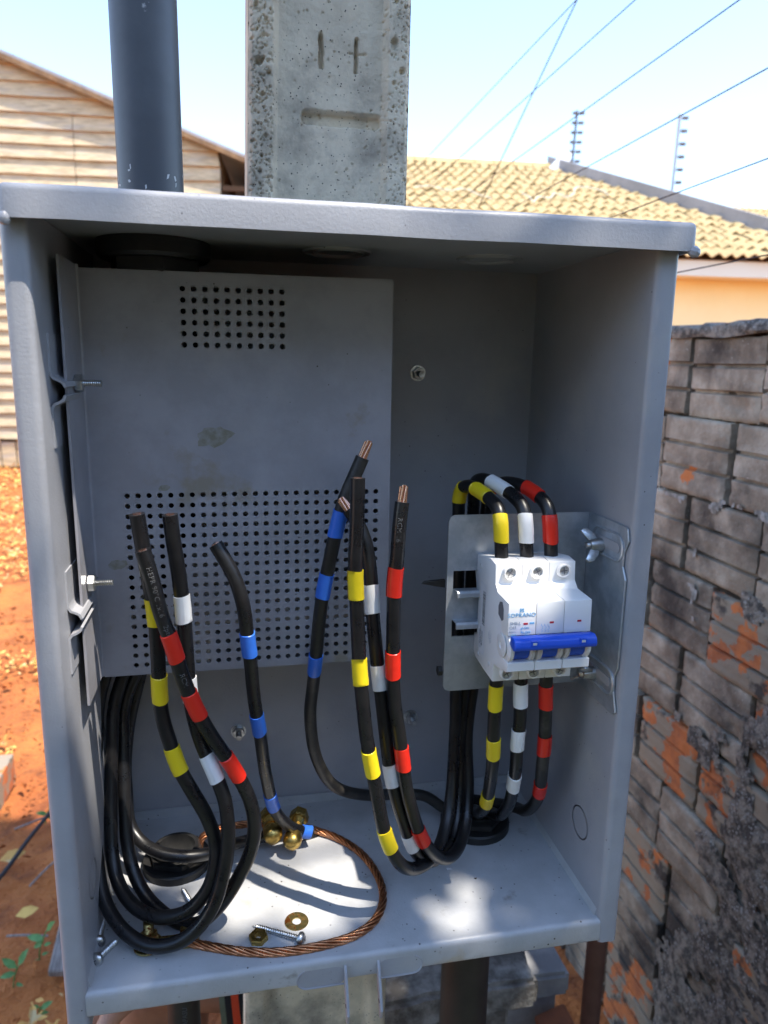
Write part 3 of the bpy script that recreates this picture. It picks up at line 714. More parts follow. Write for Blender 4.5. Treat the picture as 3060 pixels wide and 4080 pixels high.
# lower latch: two pressed rims and two pierced lugs
def obround(xa, xb, za, zb, y, n=10):
    r = (zb - za) / 2; zc = (za + zb) / 2; pts = []
    for i in range(n + 1): a = PI / 2 + PI * i / n; pts.append(Vector((xa + r + r * math.cos(a), y, zc + r * math.sin(a))))
    for i in range(n + 1): a = -PI / 2 + PI * i / n; pts.append(Vector((xb - r + r * math.cos(a), y, zc + r * math.sin(a))))
    return pts
for xa, xb, tilt in ((.1265, .1580, .0), (.1785, .2085, .0)):
    pts = obround(xa, xb, -.0185, -.0050, -.0008); n = len(pts); mb = MB()
    mb.add(pts + [p + Vector((0, .003, 0)) for p in pts], [tuple(range(n))] + [(i, n + i, n + (i + 1) % n, (i + 1) % n) for i in range(n)])
    rec = obj('latch_recess', mb, 'paint', box)
    m_ = n // 2; rim = pts[1:m_] + [Vector((.157, -.0008, -.0185))] if xa < .15 else [Vector((.1795, -.0008, -.0185))] + pts[m_:n - 1]
    obj('rim', MB().tube(rim, .0006, 6), 'paint', rec, smooth=True)
for x in (.1575, .1790):
    prof = [(.0004, -.0035), (-.0040, -.0075), (-.0110, -.0200), (-.0150, -.0300), (-.0125, -.0375), (-.0105, -.0378), (-.0050, -.0260), (.0004, -.0150)]
    lug = obj('latch_lug', bev(MB().prism(prof, 'x', x - .0009, x + .0009), .0003, 1), 'paint', box)
    obj('lug_hole', MB().lathe([(.0013, -.0011), (.0013, .0011)], 12, (x, -.0100, -.0265), (1, 0, 0)), 'plastic_black', lug)
obj('rivet', MB().lathe([(.0024, -.0004), (.0024, .0004), (.0018, .0009), (.0004, .0010)], 18, (.1675, .0004, -.0086), (0, -1, 0)), 'paint', box, smooth=True)
# raised letters pressed into the tray
for s, px, py, sz in (('GN-2', 1365, 3477, .0125), ('POLIF.', 1380, 3538, .0125), ('07 25', 1392, 3588, .0125)):
    lettering(s, sz, UZ(px, py, .0001), (1, .04, 0), (-.04, 1, 0), 'paint_tray', tray, .0011, name='pressed_lettering')
# rust bloom beside the earth lug
def stain(name, px, py, rx, ry, seed, m, par):
    c = UZ(px, py, .0004); n = 26; pts = []
    for i in range(n):
        a = 2 * PI * i / n; f = 1 + .28 * noise.noise(Vector((math.cos(a) * 1.5, math.sin(a) * 1.5, seed))); pts.append(c + Vector((rx * f * math.cos(a), ry * f * math.sin(a), 0)))
    mb = MB().add(pts + [c], [(i, (i + 1) % n, n) for i in range(n)]); o = obj(name, mb, m, par); return o
mat('rust_film', (.34, .19, .06), .7, c2=(.30, .27, .22), scale=70, lo=.4, hi=.62)
stain('rust_stain', 570, 3832, .0115, .0125, 3, 'rust_film', tray)

# ---- hinged perforated panel
yp = .075; PX0, PX1, PZ0, PZ1 = .0075, .1957, .1712, .4245
pan = thing('perforated_panel', (.10, yp, PZ0), 'grey perforated steel panel covering the left half of the box back', 'panel')
def perforated():
    pit = .0066; mb = MB(); r = .00172; k = 12
    xa = U(505.5, 1977, yp).x; za = U(505.5, 1977, yp).z; zb = U(540, 2651.5, yp).z; pz = (za - zb) / 17
    xu = U(725.7, 1149, yp).x; zu = U(725.7, 1149, yp).z
    holes = [(xa + pit * i, za - pz * j) for i in range(25) for j in range(18)] + [(xu + pit * i, zu - pit * j) for i in range(10) for j in range(6)]
    gx = lambda: None
    def cells(x0, z0, nx, nz, px_, pz_):
        for i in range(nx):
            for j in range(nz):
                cx, cz = x0 + px_ * i, z0 - pz_ * j; hx, hz = px_ / 2, pz_ / 2
                sq = []; ci = []
                for q in range(k):
                    a = 2 * PI * (q + .5) / k; c_, s_ = math.cos(a), math.sin(a); m_ = max(abs(c_), abs(s_))
                    sq.append((cx + hx * c_ / m_, yp, cz + hz * s_ / m_)); ci.append((cx + r * c_, yp, cz + r * s_))
                # corners make the outer ring exactly square
                for q in range(k):
                    x, _, z = sq[q]
                cid = [(cx + r * .94 * math.cos(2 * PI * (q + .5) / k), yp + .0012, cz + r * .94 * math.sin(2 * PI * (q + .5) / k)) for q in range(k)]
                lip = [(cx + r * 1.16 * math.cos(2 * PI * (q + .5) / k), yp - .00012, cz + r * 1.16 * math.sin(2 * PI * (q + .5) / k)) for q in range(k)]
                b = 0; vs = sq + lip + ci + cid + [(cx + hx, yp, cz + hz), (cx - hx, yp, cz + hz), (cx - hx, yp, cz - hz), (cx + hx, yp, cz - hz)]; fs = []
                for q in range(k):
                    n_ = (q + 1) % k
                    fs += [(q, k + q, k + n_, n_), (k + q, 2 * k + q, 2 * k + n_, k + n_), (2 * k + q, 3 * k + q, 3 * k + n_, 2 * k + n_)]
                for cidx, q in enumerate((1, 4, 7, 10)): fs.append((q, (q + 1) % k, 4 * k + cidx)) if False else None
                mb.add(vs, fs)
                # fill the corner triangles of the cell
                for cidx, (sx, sz) in enumerate(((1, 1), (-1, 1), (-1, -1), (1, -1))):
                    a0 = [q for q in range(k) if (math.cos(2 * PI * (q + .5) / k) * sx > 0 and math.sin(2 * PI * (q + .5) / k) * sz > 0)]
                    for q, n_ in zip(a0, a0[1:]):
                        p, p2 = sq[q], sq[n_]
                        if abs(p[0] - p2[0]) > 1e-7 and abs(p[2] - p2[2]) > 1e-7: mb.add([p, p2, (cx + sx * hx, yp, cz + sz * hz)], [(0, 1, 2)])
        return x0 - px_ / 2, x0 + px_ * (nx - .5), z0 - pz_ * (nz - .5), z0 + pz_ / 2
    a = cells(xa, za, 25, 18, pit, pz); b = cells(xu, zu, 10, 6, pit, pit)
    def q(x0, x1, z0, z1):
        if x1 > x0 and z1 > z0: mb.add([(x0, yp, z0), (x1, yp, z0), (x1, yp, z1), (x0, yp, z1)], [(0, 1, 2, 3)])
    X0, X1 = PX0 + .0015, PX1
    q(X0, X1, PZ0, a[2]); q(X0, a[0], a[2], a[3]); q(a[1], X1, a[2], a[3]); q(X0, X1, a[3], b[2]); q(X0, b[0], b[2], b[3]); q(b[1], X1, b[2], b[3]); q(X0, X1, b[3], PZ1)
    # edges turned back, deepened to keep light out from behind the holes
    mb.box(PX1, PX1 + .0012, yp - .0001, D - .004, PZ0, PZ1); mb.box(X0, PX1, yp + .0002, D - .004, PZ1, PZ1 + .0012); mb.box(.075, PX1, yp + .0002, D - .012, PZ0 - .0012, PZ0); mb.box(X0, .075, yp + .0002, yp + .012, PZ0 - .0012, PZ0)
    return mb
obj('plate', perforated(), 'paint_plate', pan)
# side flange turned towards the front
sf = [(PX0 + .0016, yp)] + arc(PX0 + .0016, yp - .0016, .0016, 90, 180, 4) + [(PX0, .0335)]
fl = obj('side_flange', MB().sheet(sf, -TH, 'z', PZ0 - .0005, PZ1 + .003), 'paint_plate', pan, smooth=True, angle=40)
for (px, py) in ((312, 1527), (363, 2324)):
    p = UX(px, py, PX0 + .002); b_ = MB(); thread(b_, (PX0 + .002, p.y, p.z), (1, 0, 0), .0019, .0125, .0011); bo = obj('bolt', b_, 'zinc', pan, smooth=True, angle=25)
    obj('hex_nut', nut(MB(), (PX0 + .0002, p.y, p.z), (1, 0, 0), .0052, .0044), 'zinc', bo)
obj('scribe_line', MB().box(PX0 + .02, PX1 - .002, yp - .00025, yp, PZ1 - .0072, PZ1 - .0068), 'paint_plate', pan)
mat('grime', (.20, .185, .14), .6, c2=(.27, .265, .25), scale=160, lo=.4, hi=.6)
def smudge(px, py, rx, rz, seed):
    c = U(px, py, yp - .00025); n = 22; pts = []
    for i in range(n):
        a = 2 * PI * i / n; f = 1 + .45 * noise.noise(Vector((math.cos(a) * 2, math.sin(a) * 2, seed))); pts.append(c + Vector((rx * f * math.cos(a) + rz * .35 * math.sin(a), 0, rz * f * math.sin(a))))
    obj('grime_mark', MB().add(pts + [c], [((i + 1) % n, i, n) for i in range(n)]), 'grime', pan)
smudge(855, 1740, .0105, .0062, 2); smudge(655, 1945, .0035, .002, 5); smudge(470, 2250, .006, .003, 8)

# ---- galvanised breaker bracket
YB = .0535
bk = thing('breaker_bracket', (.283, YB, .152), 'galvanised steel bracket with slotted side arms carrying the breaker', 'bracket')
def bracket_plate():
    xs = [.2325, .2369, .2545, .300, W - .0032]; zs = [.1528, .1924, .2043, .226, .2388, .2768]; mb = MB()
    for i in range(len(xs) - 1):
        for j in range(len(zs) - 1):
            if (i in (1, 2)) and j in (1, 3): continue
            x0, x1, z0, z1 = xs[i], xs[i + 1], zs[j], zs[j + 1]
            vs = [(x0, YB, z0), (x1, YB, z0), (x1, YB, z1), (x0, YB, z1), (x0, YB + TH, z0), (x1, YB + TH, z0), (x1, YB + TH, z1), (x0, YB + TH, z1)]
            if i == 0 and j == 0: vs = [(x0, YB, z0 + .004), (x0 + .0012, YB, z0 + .0012), (x0 + .004, YB, z0), (x1, YB, z0), (x1, YB, z1), (x0, YB, z1)]; vs += [(a, b + TH, c) for a, b, c in vs]
            if i == 0 and j == len(zs) - 2: vs = [(x0, YB, z0), (x1, YB, z0), (x1, YB, z1), (x0 + .004, YB, z1), (x0 + .0012, YB, z1 - .0012), (x0, YB, z1 - .004)]; vs += [(a, b + TH, c) for a, b, c in vs]
            n = len(vs) // 2
            mb.add(vs, [tuple(range(n)), tuple(range(2 * n - 1, n - 1, -1))] + [(k, n + k, n + (k + 1) % n, (k + 1) % n) for k in range(n)])
    return mb
obj('plate', bracket_plate(), 'galvanised', bk)
for z, s in ((.2262, -1), (.2043, -1)):
    obj('rail_tab', bev(MB().sheet([(YB + .001, z + .0002), (YB - .006, z + .0004), (YB - .0072, z - .0010), (YB - .0074, z - .0042)], .0012, 'x', .2378, .262), .0003, 1), 'galvanised', bk)
ear = [(YB, .1528), (.0030, .1528), (-.0004, .1552), (.0040, .1690), (.0042, .1785), (.0012, .1850), (.0010, .2440), (.0052, .2515), (.0052, .2600), (.0012, .2685), (.0030, .2760), (.0060, .2772), (YB, .2772)]
eo = obj('side_arm', bev(MB().prism(ear, 'x', W - .0032, W - .0018), .0004, 1), 'galvanised', bk)
for zc, yc in ((.2618, .026), (.1722, .024)):
    rim = [Vector((W - .0034, p.x, p.z)) for p in obround(yc - .020, yc + .020, zc - .0085, zc + .0085, 0)]
    obj('slot_rim', MB().tube(rim + rim[:1], .0011, 6), 'galvanised', eo, smooth=True)
    ins = [Vector((W - .0037, p.x, p.z)) for p in obround(yc - .016, yc + .016, zc - .0032, zc + .0032, 0)]
    n = len(ins); obj('slot_inset', MB().add(ins + [p + Vector((.0006, 0, 0)) for p in ins], [tuple(range(n))[::-1]] + [(i, (i + 1) % n, n + (i + 1) % n, n + i) for i in range(n)]), 'paint', eo)  # thin obround in box paint drawn as the open slot
def wingnut(y, z, rot):
    o = Vector((W - .0035, y, z)); ax = Vector((-1, 0, 0)); mb = MB()
    mb.lathe([(.0046, 0), (.0044, .004), (.0036, .0085), (.0030, .0088)], 16, o, ax); wn = obj('wing_nut', mb, 'zinc', bk, smooth=True, angle=40)
    d = Vector((0, math.cos(rot), math.sin(rot)))
    for s in (1, -1):
        w = MB(); e = ax.cross(d)
        base = o + ax * .005 + d * s * .003
        pts = [(0, -.003), (.0045, -.001), (.0085, .0030), (.0090, .0062), (.0068, .0085), (.003, .0060), (0, .0042)]
        vs = [base + d * s * a + ax * b + e * .0011 for a, b in pts] + [base + d * s * a + ax * b - e * .0011 for a, b in pts]; n = len(pts)
        w.add(vs, [tuple(range(n)), tuple(range(2 * n - 1, n - 1, -1))] + [(i, n + i, n + (i + 1) % n, (i + 1) % n) for i in range(n)])
        obj('wing', bev(w, .0006, 2), 'zinc', wn, smooth=True, angle=50)
    s_ = MB(); thread(s_, o - ax * .001, ax, .0026, .0125, .0009); obj('screw_end', s_, 'zinc', wn, smooth=True, angle=25)
wingnut(.0330, .2590, 1.05); wingnut(.0300, .1700, -.75)
obj('cable_tie_end', MB().add([(.2326, YB + .004, .2316), (.2326, YB + .004, .2262), (.2262, YB + .006, .2268), (.2262, YB + .006, .2306), (.2190, YB + .008, .2305), (.2170, YB + .008, .2285), (.2326, YB + .007, .2316), (.2326, YB + .007, .2262), (.2262, YB + .009, .2268), (.2262, YB + .009, .2306)],
    [(0, 1, 2, 3), (3, 2, 5, 4), (6, 9, 8, 7), (9, 4, 5, 8), (0, 3, 9, 6), (1, 7, 8, 2), (3, 4, 9), (2, 8, 5)]), 'plastic_black', bk)
obj('bolt_head', MB().lathe([(.0035, 0), (.0035, .003)], 6, (.2322, YB + .004, .1665), (-1, 0, 0)), 'plastic_black', bk)

# ---- three-pole breaker
X0 = .2533; PWD = .01797
mcb = thing('circuit_breaker', (X0 + PWD * 1.5, .03, .1756), 'white three-pole circuit breaker with a blue toggle bar', 'circuit breaker')
prof = [(.0585, .2492), (.0290, .2536), (.0192, .2524), (.0182, .2402), (.0135, .2362), (-.0060, .2353), (-.0066, .2150), (-.0006, .2140), (-.0006, .1985), (-.0074, .1978), (-.0076, .1922), (-.0040, .1912), (.0105, .1882), (.0152, .1880), (.0154, .1757),
        (.0342, .1767), (.0500, .1784), (.0540, .1812), (.0545, .1945), (.0490, .1955), (.0490, .2235), (.0530, .2245), (.0580, .2392)]
for k in range(3):
    x = X0 + k * PWD
    b_ = obj('pole_body', bev(MB().prism(prof, 'x', x + .0001, x + PWD - .00015), .0006, 2, 20), 'mcb_white', mcb, smooth=True, angle=30)
    cx = x + PWD / 2
    for z, y, sh in ((.2472, .0186, 1), (.1818, .0152, 0)):
        boss = obj('terminal_collar', MB().lathe([(.0046, 0), (.0046, .0026), (.0042, .0031), (.0034, .0031), (.0033, .0010), (.0030, .0009)], 24, (cx, y, z), (0, -1, 0)), 'mcb_white', b_, smooth=True, angle=40)
        sc = MB().lathe([(.0031, 0), (.0031, .0016), (.0027, .0019), (.0003, .0019)], 20, (cx, y - .0002, z), (0, -1, 0)); so = obj('terminal_screw', sc, 'zinc', b_, smooth=True, angle=40)
        a_ = random.uniform(0, PI); cr = MB()
        for q in (0, PI / 2):
            d = Vector((math.cos(a_ + q), 0, math.sin(a_ + q))) * .0024; e = Vector((-math.sin(a_ + q), 0, math.cos(a_ + q))) * .00035; c = Vector((cx, y - .00225, z))
            cr.add([c + d + e, c + d - e, c - d - e, c - d + e], [(0, 1, 2, 3)])
        obj('cross_slot', cr, 'mcb_dark', so)
    # toggle drum between two round cheeks
    obj('toggle_drum', MB().lathe([(.0078, 0), (.0078, .0098)], 28, (x + .0041, -.0010, .2060), (1, 0, 0)), 'mcb_blue', b_, smooth=True, angle=40)
    for xx in (x + .0008, x + .0142):
        obj('toggle_cheek', MB().lathe([(.0080, 0), (.0086, .0005), (.0086, .0026), (.0080, .0031)], 28, (xx, -.0018, .2058), (1, 0, 0)), 'mcb_white' if (k == 0 and xx < x + .005) or (k == 2 and xx > x + .01) else 'mcb_grey', b_, smooth=True, angle=40)
    obj('bottom_cover', bev(MB().box(x + .0002, x + PWD - .0003, -.0082, -.0030, .1925, .1984), .0004, 1), 'mcb_white', b_)
    obj('status_window', MB().box(x + (.0099 if k == 0 else .0087), x + (.0126 if k == 0 else .0113), -.00655, -.0058, .2216, .2228), 'print_red', b_)
obj('status_mark', MB().box(X0 + .0138, X0 + .0167, -.00655, -.0058, .2219, .2230), 'print_blue', mcb)
bar = MB(); n = 12; bx0, bx1 = X0 + .0008, X0 + 3 * PWD - .0008
prf = [(-.0085, .2105), (-.0150, .2085), (-.0172, .2095), (-.0178, .2118), (-.0168, .2150), (-.0140, .2166), (-.0090, .2160)]
tb = obj('toggle_bar', bev(MB().prism(prf, 'x', bx0, bx1), .0007, 2, 15), 'mcb_blue', mcb, smooth=True, angle=50)
for f in (.195, .785):
    x = bx0 + (bx1 - bx0) * f
    obj('locating_notch', MB().box(x, x + .0040, -.01800, -.0150, .2122, .2152), 'mcb_dark' if False else 'mcb_blue', tb)
    obj('notch_floor', MB().box(x + .0008, x + .0032, -.01812, -.01790, .2130, .2144), 'mcb_grey', tb)
# printing on the first pole
fr = dict(right=(1, 0, 0), up=(0, 0, 1), parent=mcb)
def face(px, py): p = U(px, py, -.0062); return Vector((p.x, -.00615, p.z))
F = lambda x, y: face(1850 + x / 2.765, 2150 + y / 2.765)
def on_face(p): t = (.2353 - p.z) / (.2353 - .2150); p.y = -.0060 - .0006 * t - .0002; return p
def put_txt(s, x, y, h, m, sp=1.0, sx=1.0): lettering(s, h, on_face(F(x, y)), (1, 0, 0), (0, 0, 1), m, mcb, .00006, 'CENTER', sp, 'printed_lettering', sx)
put_txt('SOPRANO', 633, 832, .0036, 'print_blue', 1.02, 1.06)
put_txt('SHB-L', 562, 922, .0027, 'print_grey'); put_txt('C63', 532, 970, .0027, 'print_grey'); put_txt('415V~', 527, 1014, .0017, 'print_grey')
put_txt('6000', 535, 1054, .0017, 'print_blue'); put_txt('I-ON', 672, 970, .0021, 'print_blue'); put_txt('0-OFF', 680, 1020, .0021, 'print_blue'); put_txt('IP20', 680, 1050, .0015, 'print_blue')
def fmark(name, rects, m):
    mb = MB()
    for (x0, y0, x1, y1) in rects:
        a_, b_ = on_face(F(x0, y1)), on_face(F(x1, y0)); mb.add([(a_.x, a_.y, a_.z), (b_.x, a_.y, a_.z), (b_.x, b_.y, b_.z), (a_.x, b_.y, b_.z)], [(0, 1, 2, 3)])
    return obj(name, mb, m, mcb)
fmark('printed_emblem', [(612, 758, 632, 772), (612, 776, 632, 797), (636, 758, 658, 776), (640, 780, 658, 797), (622, 772, 646, 778)], 'print_blue')
fmark('printed_arrow', [(622, 975, 628, 1020), (614, 980, 636, 986), (618, 972, 632, 980), (614, 1010, 636, 1016), (618, 1016, 632, 1026)], 'print_blue')
fmark('printed_frame', [(502, 1040, 566, 1043), (502, 1066, 566, 1069), (502, 1040, 504, 1069), (564, 1040, 566, 1069)], 'print_blue')
wv = MB()
for q in range(3):
    pts = [on_face(F(848 + 35 * q + dx, yy)) for dx, yy in ((0, 925), (0, 945), (14, 952), (14, 975), (0, 985), (10, 1000), (0, 1015))]
    wv.tube([p + Vector((0, .00003, 0)) for p in pts], .00010, 4)
obj('printed_symbol', wv, 'print_blue', mcb)
# side label with bar code, grey stamp and small print
sx = X0 - .00004
lb = obj('side_label', MB().add([(sx, .0440, .2345), (sx, .0330, .2345), (sx, .0330, .1860), (sx, .0440, .1860)], [(0, 1, 2, 3)]), 'sticker', mcb)
bc = MB(); z = .2290; rb = random.Random(4)
while z > .2065:
    h = rb.choice((.0003, .0003, .0006, .0009)); bc.add([(sx - .00004, .0390, z), (sx - .00004, .0342, z), (sx - .00004, .0342, z - h), (sx - .00004, .0390, z - h)], [(0, 1, 2, 3)]); z -= h + rb.choice((.0003, .0004, .0007))
obj('bar_code', bc, 'print_black', lb)
for i, (s, y) in enumerate((('Garantia 2 anos', .0425), ('Validade indeterminada', .0408), ('Corrente 63 A', .0391), ('Conforme NBR', .0374))):
    lettering(s, .0016, (sx - .00006, y, .1965), (0, 0, -1), (0, 1, 0), 'print_black', lb, .00002, 'CENTER', 1.0, 'printed_lettering')
for i, s in enumerate(('Disjuntor', 'Termomagnetico', 'curva C 6kA')):
    lettering(s, .0013, (sx - .00003, .0255 - .0022 * i, .203), (0, 0, -1), (0, 1, 0), 'print_grey', mcb, .00002, 'CENTER', 1.0, 'printed_lettering')
st = [(.0105, .2285), (.0085, .2318), (.0040, .2330), (.0015, .2290), (.0012, .2225), (.0040, .2208), (.0100, .2232)]
obj('side_stamp', MB().add([(sx, y, z) for y, z in st], [tuple(range(len(st)))]), 'mcb_dark', mcb)
obj('pivot_boss', MB().lathe([(.0070, 0), (.0076, .0003), (.0076, .0006), (.0068, .0009), (.0025, .0009), (.0022, .0004), (.0006, .0004)], 26, (X0 + .0002, .0018, .2062), (-1, 0, 0)), 'mcb_white', mcb, smooth=True, angle=30)
for (y, z) in ((.0460, .2440), (.0440, .1830), (.0235, .1845)):
    obj('rivet_hole', MB().lathe([(.0016, 0), (.0016, .0003), (.0011, .0003), (.0010, .0001)], 14, (X0 + .0001, y, z), (-1, 0, 0)), 'mcb_grey', mcb, smooth=True, angle=30)
# ------------------------------------------------------------------ cables
CRAD = .00445
TAPE = {'y': 'tape_yellow', 'w': 'tape_white', 'r': 'tape_red', 'b': 'tape_blue'}
def P3(q): return Vector(q[1:]) if q[0] == '3' else (UZ(q[1], q[2], q[3]) if q[0] == 'z' else U(*q))
def bare(p, d, length, par, m='copper_fresh', n=7, fan=.0):
    mb = MB(); d = d.normalized(); u = d.orthogonal().normalized(); w = d.cross(u); r = .00098
    for k in range(n):
        c = (u * math.cos(k * PI / 3) + w * math.sin(k * PI / 3)) * (.0020 if k else 0)
        if k == 0: c = Vector((0, 0, 0))
        L = length * (1 - .05 * (k % 3)); q = [p + c + d * (L * i / 4) + c * (fan * (i / 4) ** 2 * 2) + (w * math.cos(k) + u * math.sin(k * 2.1)) * (.0006 * (i / 4)) for i in range(5)]
        mb.tube(q, r, 8)
    obj('conductor', mb, m, par, smooth=True, angle=50)
def cable(name, label, pts, tapes=(), r=CRAD, mt='cable_black', group=None, end0=None, end1='cut', letters=(), step=.003):
    path = spline([P3(q) for q in pts], step); sd_ = random.uniform(0, 50); path = [p + Vector((noise.noise(Vector((i * .06, sd_, 0))), noise.noise(Vector((i * .06, sd_, 9))), 0)) * .0008 for i, p in enumerate(path)]; root = thing(name, path[len(path) // 2], label, 'cable', group)
    sh = obj('sheath', MB().tube(path, r, 18), mt, root, smooth=True, angle=50)
    cum = [0.0]
    for a, b in zip(path, path[1:]): cum.append(cum[-1] + (b - a).length)
    pxs = [PX(p) for p in path]
    for (c, px, py, L) in tapes:
        i0 = min(range(len(path)), key=lambda i: (pxs[i][0] - px) ** 2 + (pxs[i][1] - py) ** 2); s0 = cum[i0]
        seg = [p for p, s in zip(path, cum) if abs(s - s0) <= L / 2]
        def at(s):
            for i in range(len(cum) - 1):
                if cum[i] <= s <= cum[i + 1]: return path[i].lerp(path[i + 1], (s - cum[i]) / max(1e-9, cum[i + 1] - cum[i]))
            return path[-1]
        a, b = max(0, s0 - L / 2), min(cum[-1], s0 + L / 2); nn = 9
        seg = [at(a + (b - a) * i / nn) for i in range(nn + 1)]
        ph = random.uniform(0, 6); fr = frames(seg); mb = MB(); k = 20; vs = []; fs = []
        sk = random.uniform(-.0009, .0009); L = L * random.uniform(.93, 1.06)
        for i, (p, t, u, w) in enumerate(fr):
            for j in range(k + 1):
                ang = 2 * PI * 1.12 * j / k + ph; rr = r + .0003 + .0004 * (j / k) + .00016 * noise.noise(Vector((ang * 1.3, i * .7, ph)))
                wob = .0004 * math.sin(ang * 2 + ph) + sk * math.cos(ang) * 1.0
                vs.append(p + (u * math.cos(ang) + w * math.sin(ang)) * rr + t * (wob if i in (0, nn) else 0))
        m_ = k + 1
        fs = [(i * m_ + j, i * m_ + j + 1, (i + 1) * m_ + j + 1, (i + 1) * m_ + j) for i in range(nn) for j in range(k)]
        b0 = len(vs)
        for e, i in ((0, 0), (1, nn)):
            p, t, u, w = fr[i]
            for j in range(m_):
                ang = 2 * PI * 1.12 * j / k + ph; vs.append(p + (u * math.cos(ang) + w * math.sin(ang)) * (r - .0002))
            fs += [(i * m_ + j, b0 + e * m_ + j, b0 + e * m_ + j + 1, i * m_ + j + 1) for j in range(k)]
        # the free end of the tape shows as a small step
        fs += [(i * m_ + k, (i + 1) * m_ + k, (i + 1) * m_ + k, i * m_ + k)[:3] for i in range(0)]
        obj('tape', mb.add(vs, fs), TAPE[c], root, smooth=True, angle=40)
    for which, e in ((0, end0), (1, end1)):
        if not e: continue
        p = path[0] if which == 0 else path[-1]; d = (path[0] - path[1]) if which == 0 else (path[-1] - path[-2]); d.normalize()
        if e == 'cut':
            mb = MB(); u = d.orthogonal().normalized(); w = d.cross(u)
            for k in range(7):
                c = (u * math.cos(k * PI / 3) + w * math.sin(k * PI / 3)) * (.0017 if k else 0); mb.lathe([(.00092, -.001), (.00092, .0004), (.0007, .0005)], 9, p + c, d)
            obj('conductor', mb, 'copper_fresh', root, smooth=True, angle=40)
        else: bare(p - d * .001, d, e, root)
    for (s, px, py, size, turn) in letters:
        i0 = min(range(len(path)), key=lambda i: (pxs[i][0] - px) ** 2 + (pxs[i][1] - py) ** 2)
        me = text_mesh(s, 1.0, 0.0, 'CENTER', 1.05); fr = frames(path); tocam = (CAM - path[i0]).normalized()
        for v in me.vertices:
            sdist = cum[i0] + v.co.x * size * turn; i = min(range(len(cum)), key=lambda q: abs(cum[q] - sdist)); i = max(0, min(i, len(fr) - 2))
            p, t, u, w = fr[i]; p = p + t * (sdist - cum[i]); n = (tocam - t * tocam.dot(t)).normalized(); side = n.cross(t) * turn
            a = v.co.y * size / r; v.co = p + (n * math.cos(a) + side * math.sin(a)) * (r + .00008)
        me.materials.clear(); link('printed_lettering', me, 'print_cable', root)
    return root, path
G1 = 'cables taped yellow, white and red from the breaker top'; G2 = 'cables from the breaker bottom into the right bushing'; G3 = 'looped cables with cut ends on the left'
TL = .0172
cable('power_cable', 'black cable with yellow tape bands arching from the breaker top to the middle',
      [(2000, 2285, .032), (1998, 2216, .032), (1995, 2089, .032), (1989, 2035, .036), (1959, 1993, .046), (1911, 1957, .06), (1875, 1936, .07), (1841, 1943, .08), (1828, 1990, .085), (1827, 2060, .087), (1822, 2500, .09), (1812, 2933, .085), (1800, 3132, .078), (1783, 3260, .068), (1752, 3370, .052), (1706, 3434, .038), (1653, 3462, .029), (1606, 3452, .022), (1566, 3402, .018), (1538, 3330, .016), (1476, 3025, .018), (1442, 2785, .019), (1433, 2676, .02), (1427, 2544, .021), (1418, 2333, .022), (1417, 2242, .022), (1424, 2062, .023), (1427, 1905, .024)],
      [('y', 1997, 2106, .0170), ('y', 1915, 1962, .0155), ('y', 1835, 1960, .014), ('y', 1417, 2328, TL + .001), ('y', 1432, 2670, TL), ('y', 1474, 3040, TL), ('y', 1542, 3344, .0165)], group=G1, end0=None)
cable('power_cable', 'black cable with white tape bands arching from the breaker top, behind the yellow one',
      [(2101, 2285, .032), (2099, 2216, .032), (2095, 2077, .032), (2086, 2023, .036), (2050, 1981, .045), (2001, 1945, .058), (1959, 1918, .068), (1917, 1908, .08), (1890, 1925, .09), (1887, 1990, .095), (1870, 2500, .098), (1836, 2933, .095), (1830, 3132, .088), (1813, 3290, .074), (1775, 3390, .058), (1719, 3432, .046), (1672, 3412, .038), (1633, 3352, .034), (1593, 3231, .031), (1560, 3085, .03), (1536, 2933, .03), (1521, 2785, .031), (1509, 2695, .031), (1494, 2544, .032), (1479, 2387, .034), (1473, 2273, .036), (1455, 2152, .04), (1420, 2070, .044), (1392, 2030, .046)],
      [('w', 2097, 2110, .0180), ('w', 1995, 1940, .0190), ('w', 1477, 2387, TL + .001), ('w', 1507, 2697, .017), ('w', 1552, 3090, .0165), ('w', 1633, 3355, .014)], group=G1, end1=.010)
cable('power_cable', 'black cable with red tape bands arching from the breaker top to a bare upright end',
      [(2199, 2285, .032), (2197, 2216, .032), (2191, 2065, .032), (2182, 2017, .036), (2146, 1975, .045), (2092, 1939, .058), (2038, 1924, .07), (1989, 1926, .081), (1953, 1952, .091), (1938, 2010, .099), (1915, 2500, .1), (1862, 2933, .095), (1865, 3132, .085), (1858, 3264, .073), (1836, 3362, .058), (1798, 3412, .046), (1752, 3418, .037), (1706, 3378, .031), (1672, 3320, .028), (1626, 3178, .025), (1605, 3050, .024), (1590, 2933, .024), (1572, 2785, .024), (1566, 2646, .024), (1566, 2484, .024), (1569, 2321, .024), (1581, 2212, .024), (1596, 2062, .025), (1604, 2001, .026)],
      [('r', 2194, 2112, .0175), ('r', 2118, 1957, .0145), ('r', 1959, 1945, .008), ('r', 1568, 2320, TL + .001), ('r', 1566, 2644, TL), ('r', 1604, 3025, .016), ('r', 1680, 3335, .0140)], group=G1, end1=.0115,
      letters=[('RCM 16', 1588, 2110, .0042, -1)])
cable('power_cable', 'black cable with yellow bands dropping from the breaker bottom into the right bushing',
      [(1980, 2660, .031), (1977, 2719, .031), (1971, 2825, .031), (1964, 2979, .034), (1957, 3085, .042), (1944, 3178, .056), (1929, 3222, .068), (1908, 3240, .082), (1892, 3228, .098), ('3', .2770, .112, .012), ('3', .2775, .115, -.03)],
      [('y', 1972, 2782, .0170), ('y', 1964, 2979, .0155), ('y', 1944, 3186, .0145)], group=G2, end1=None)
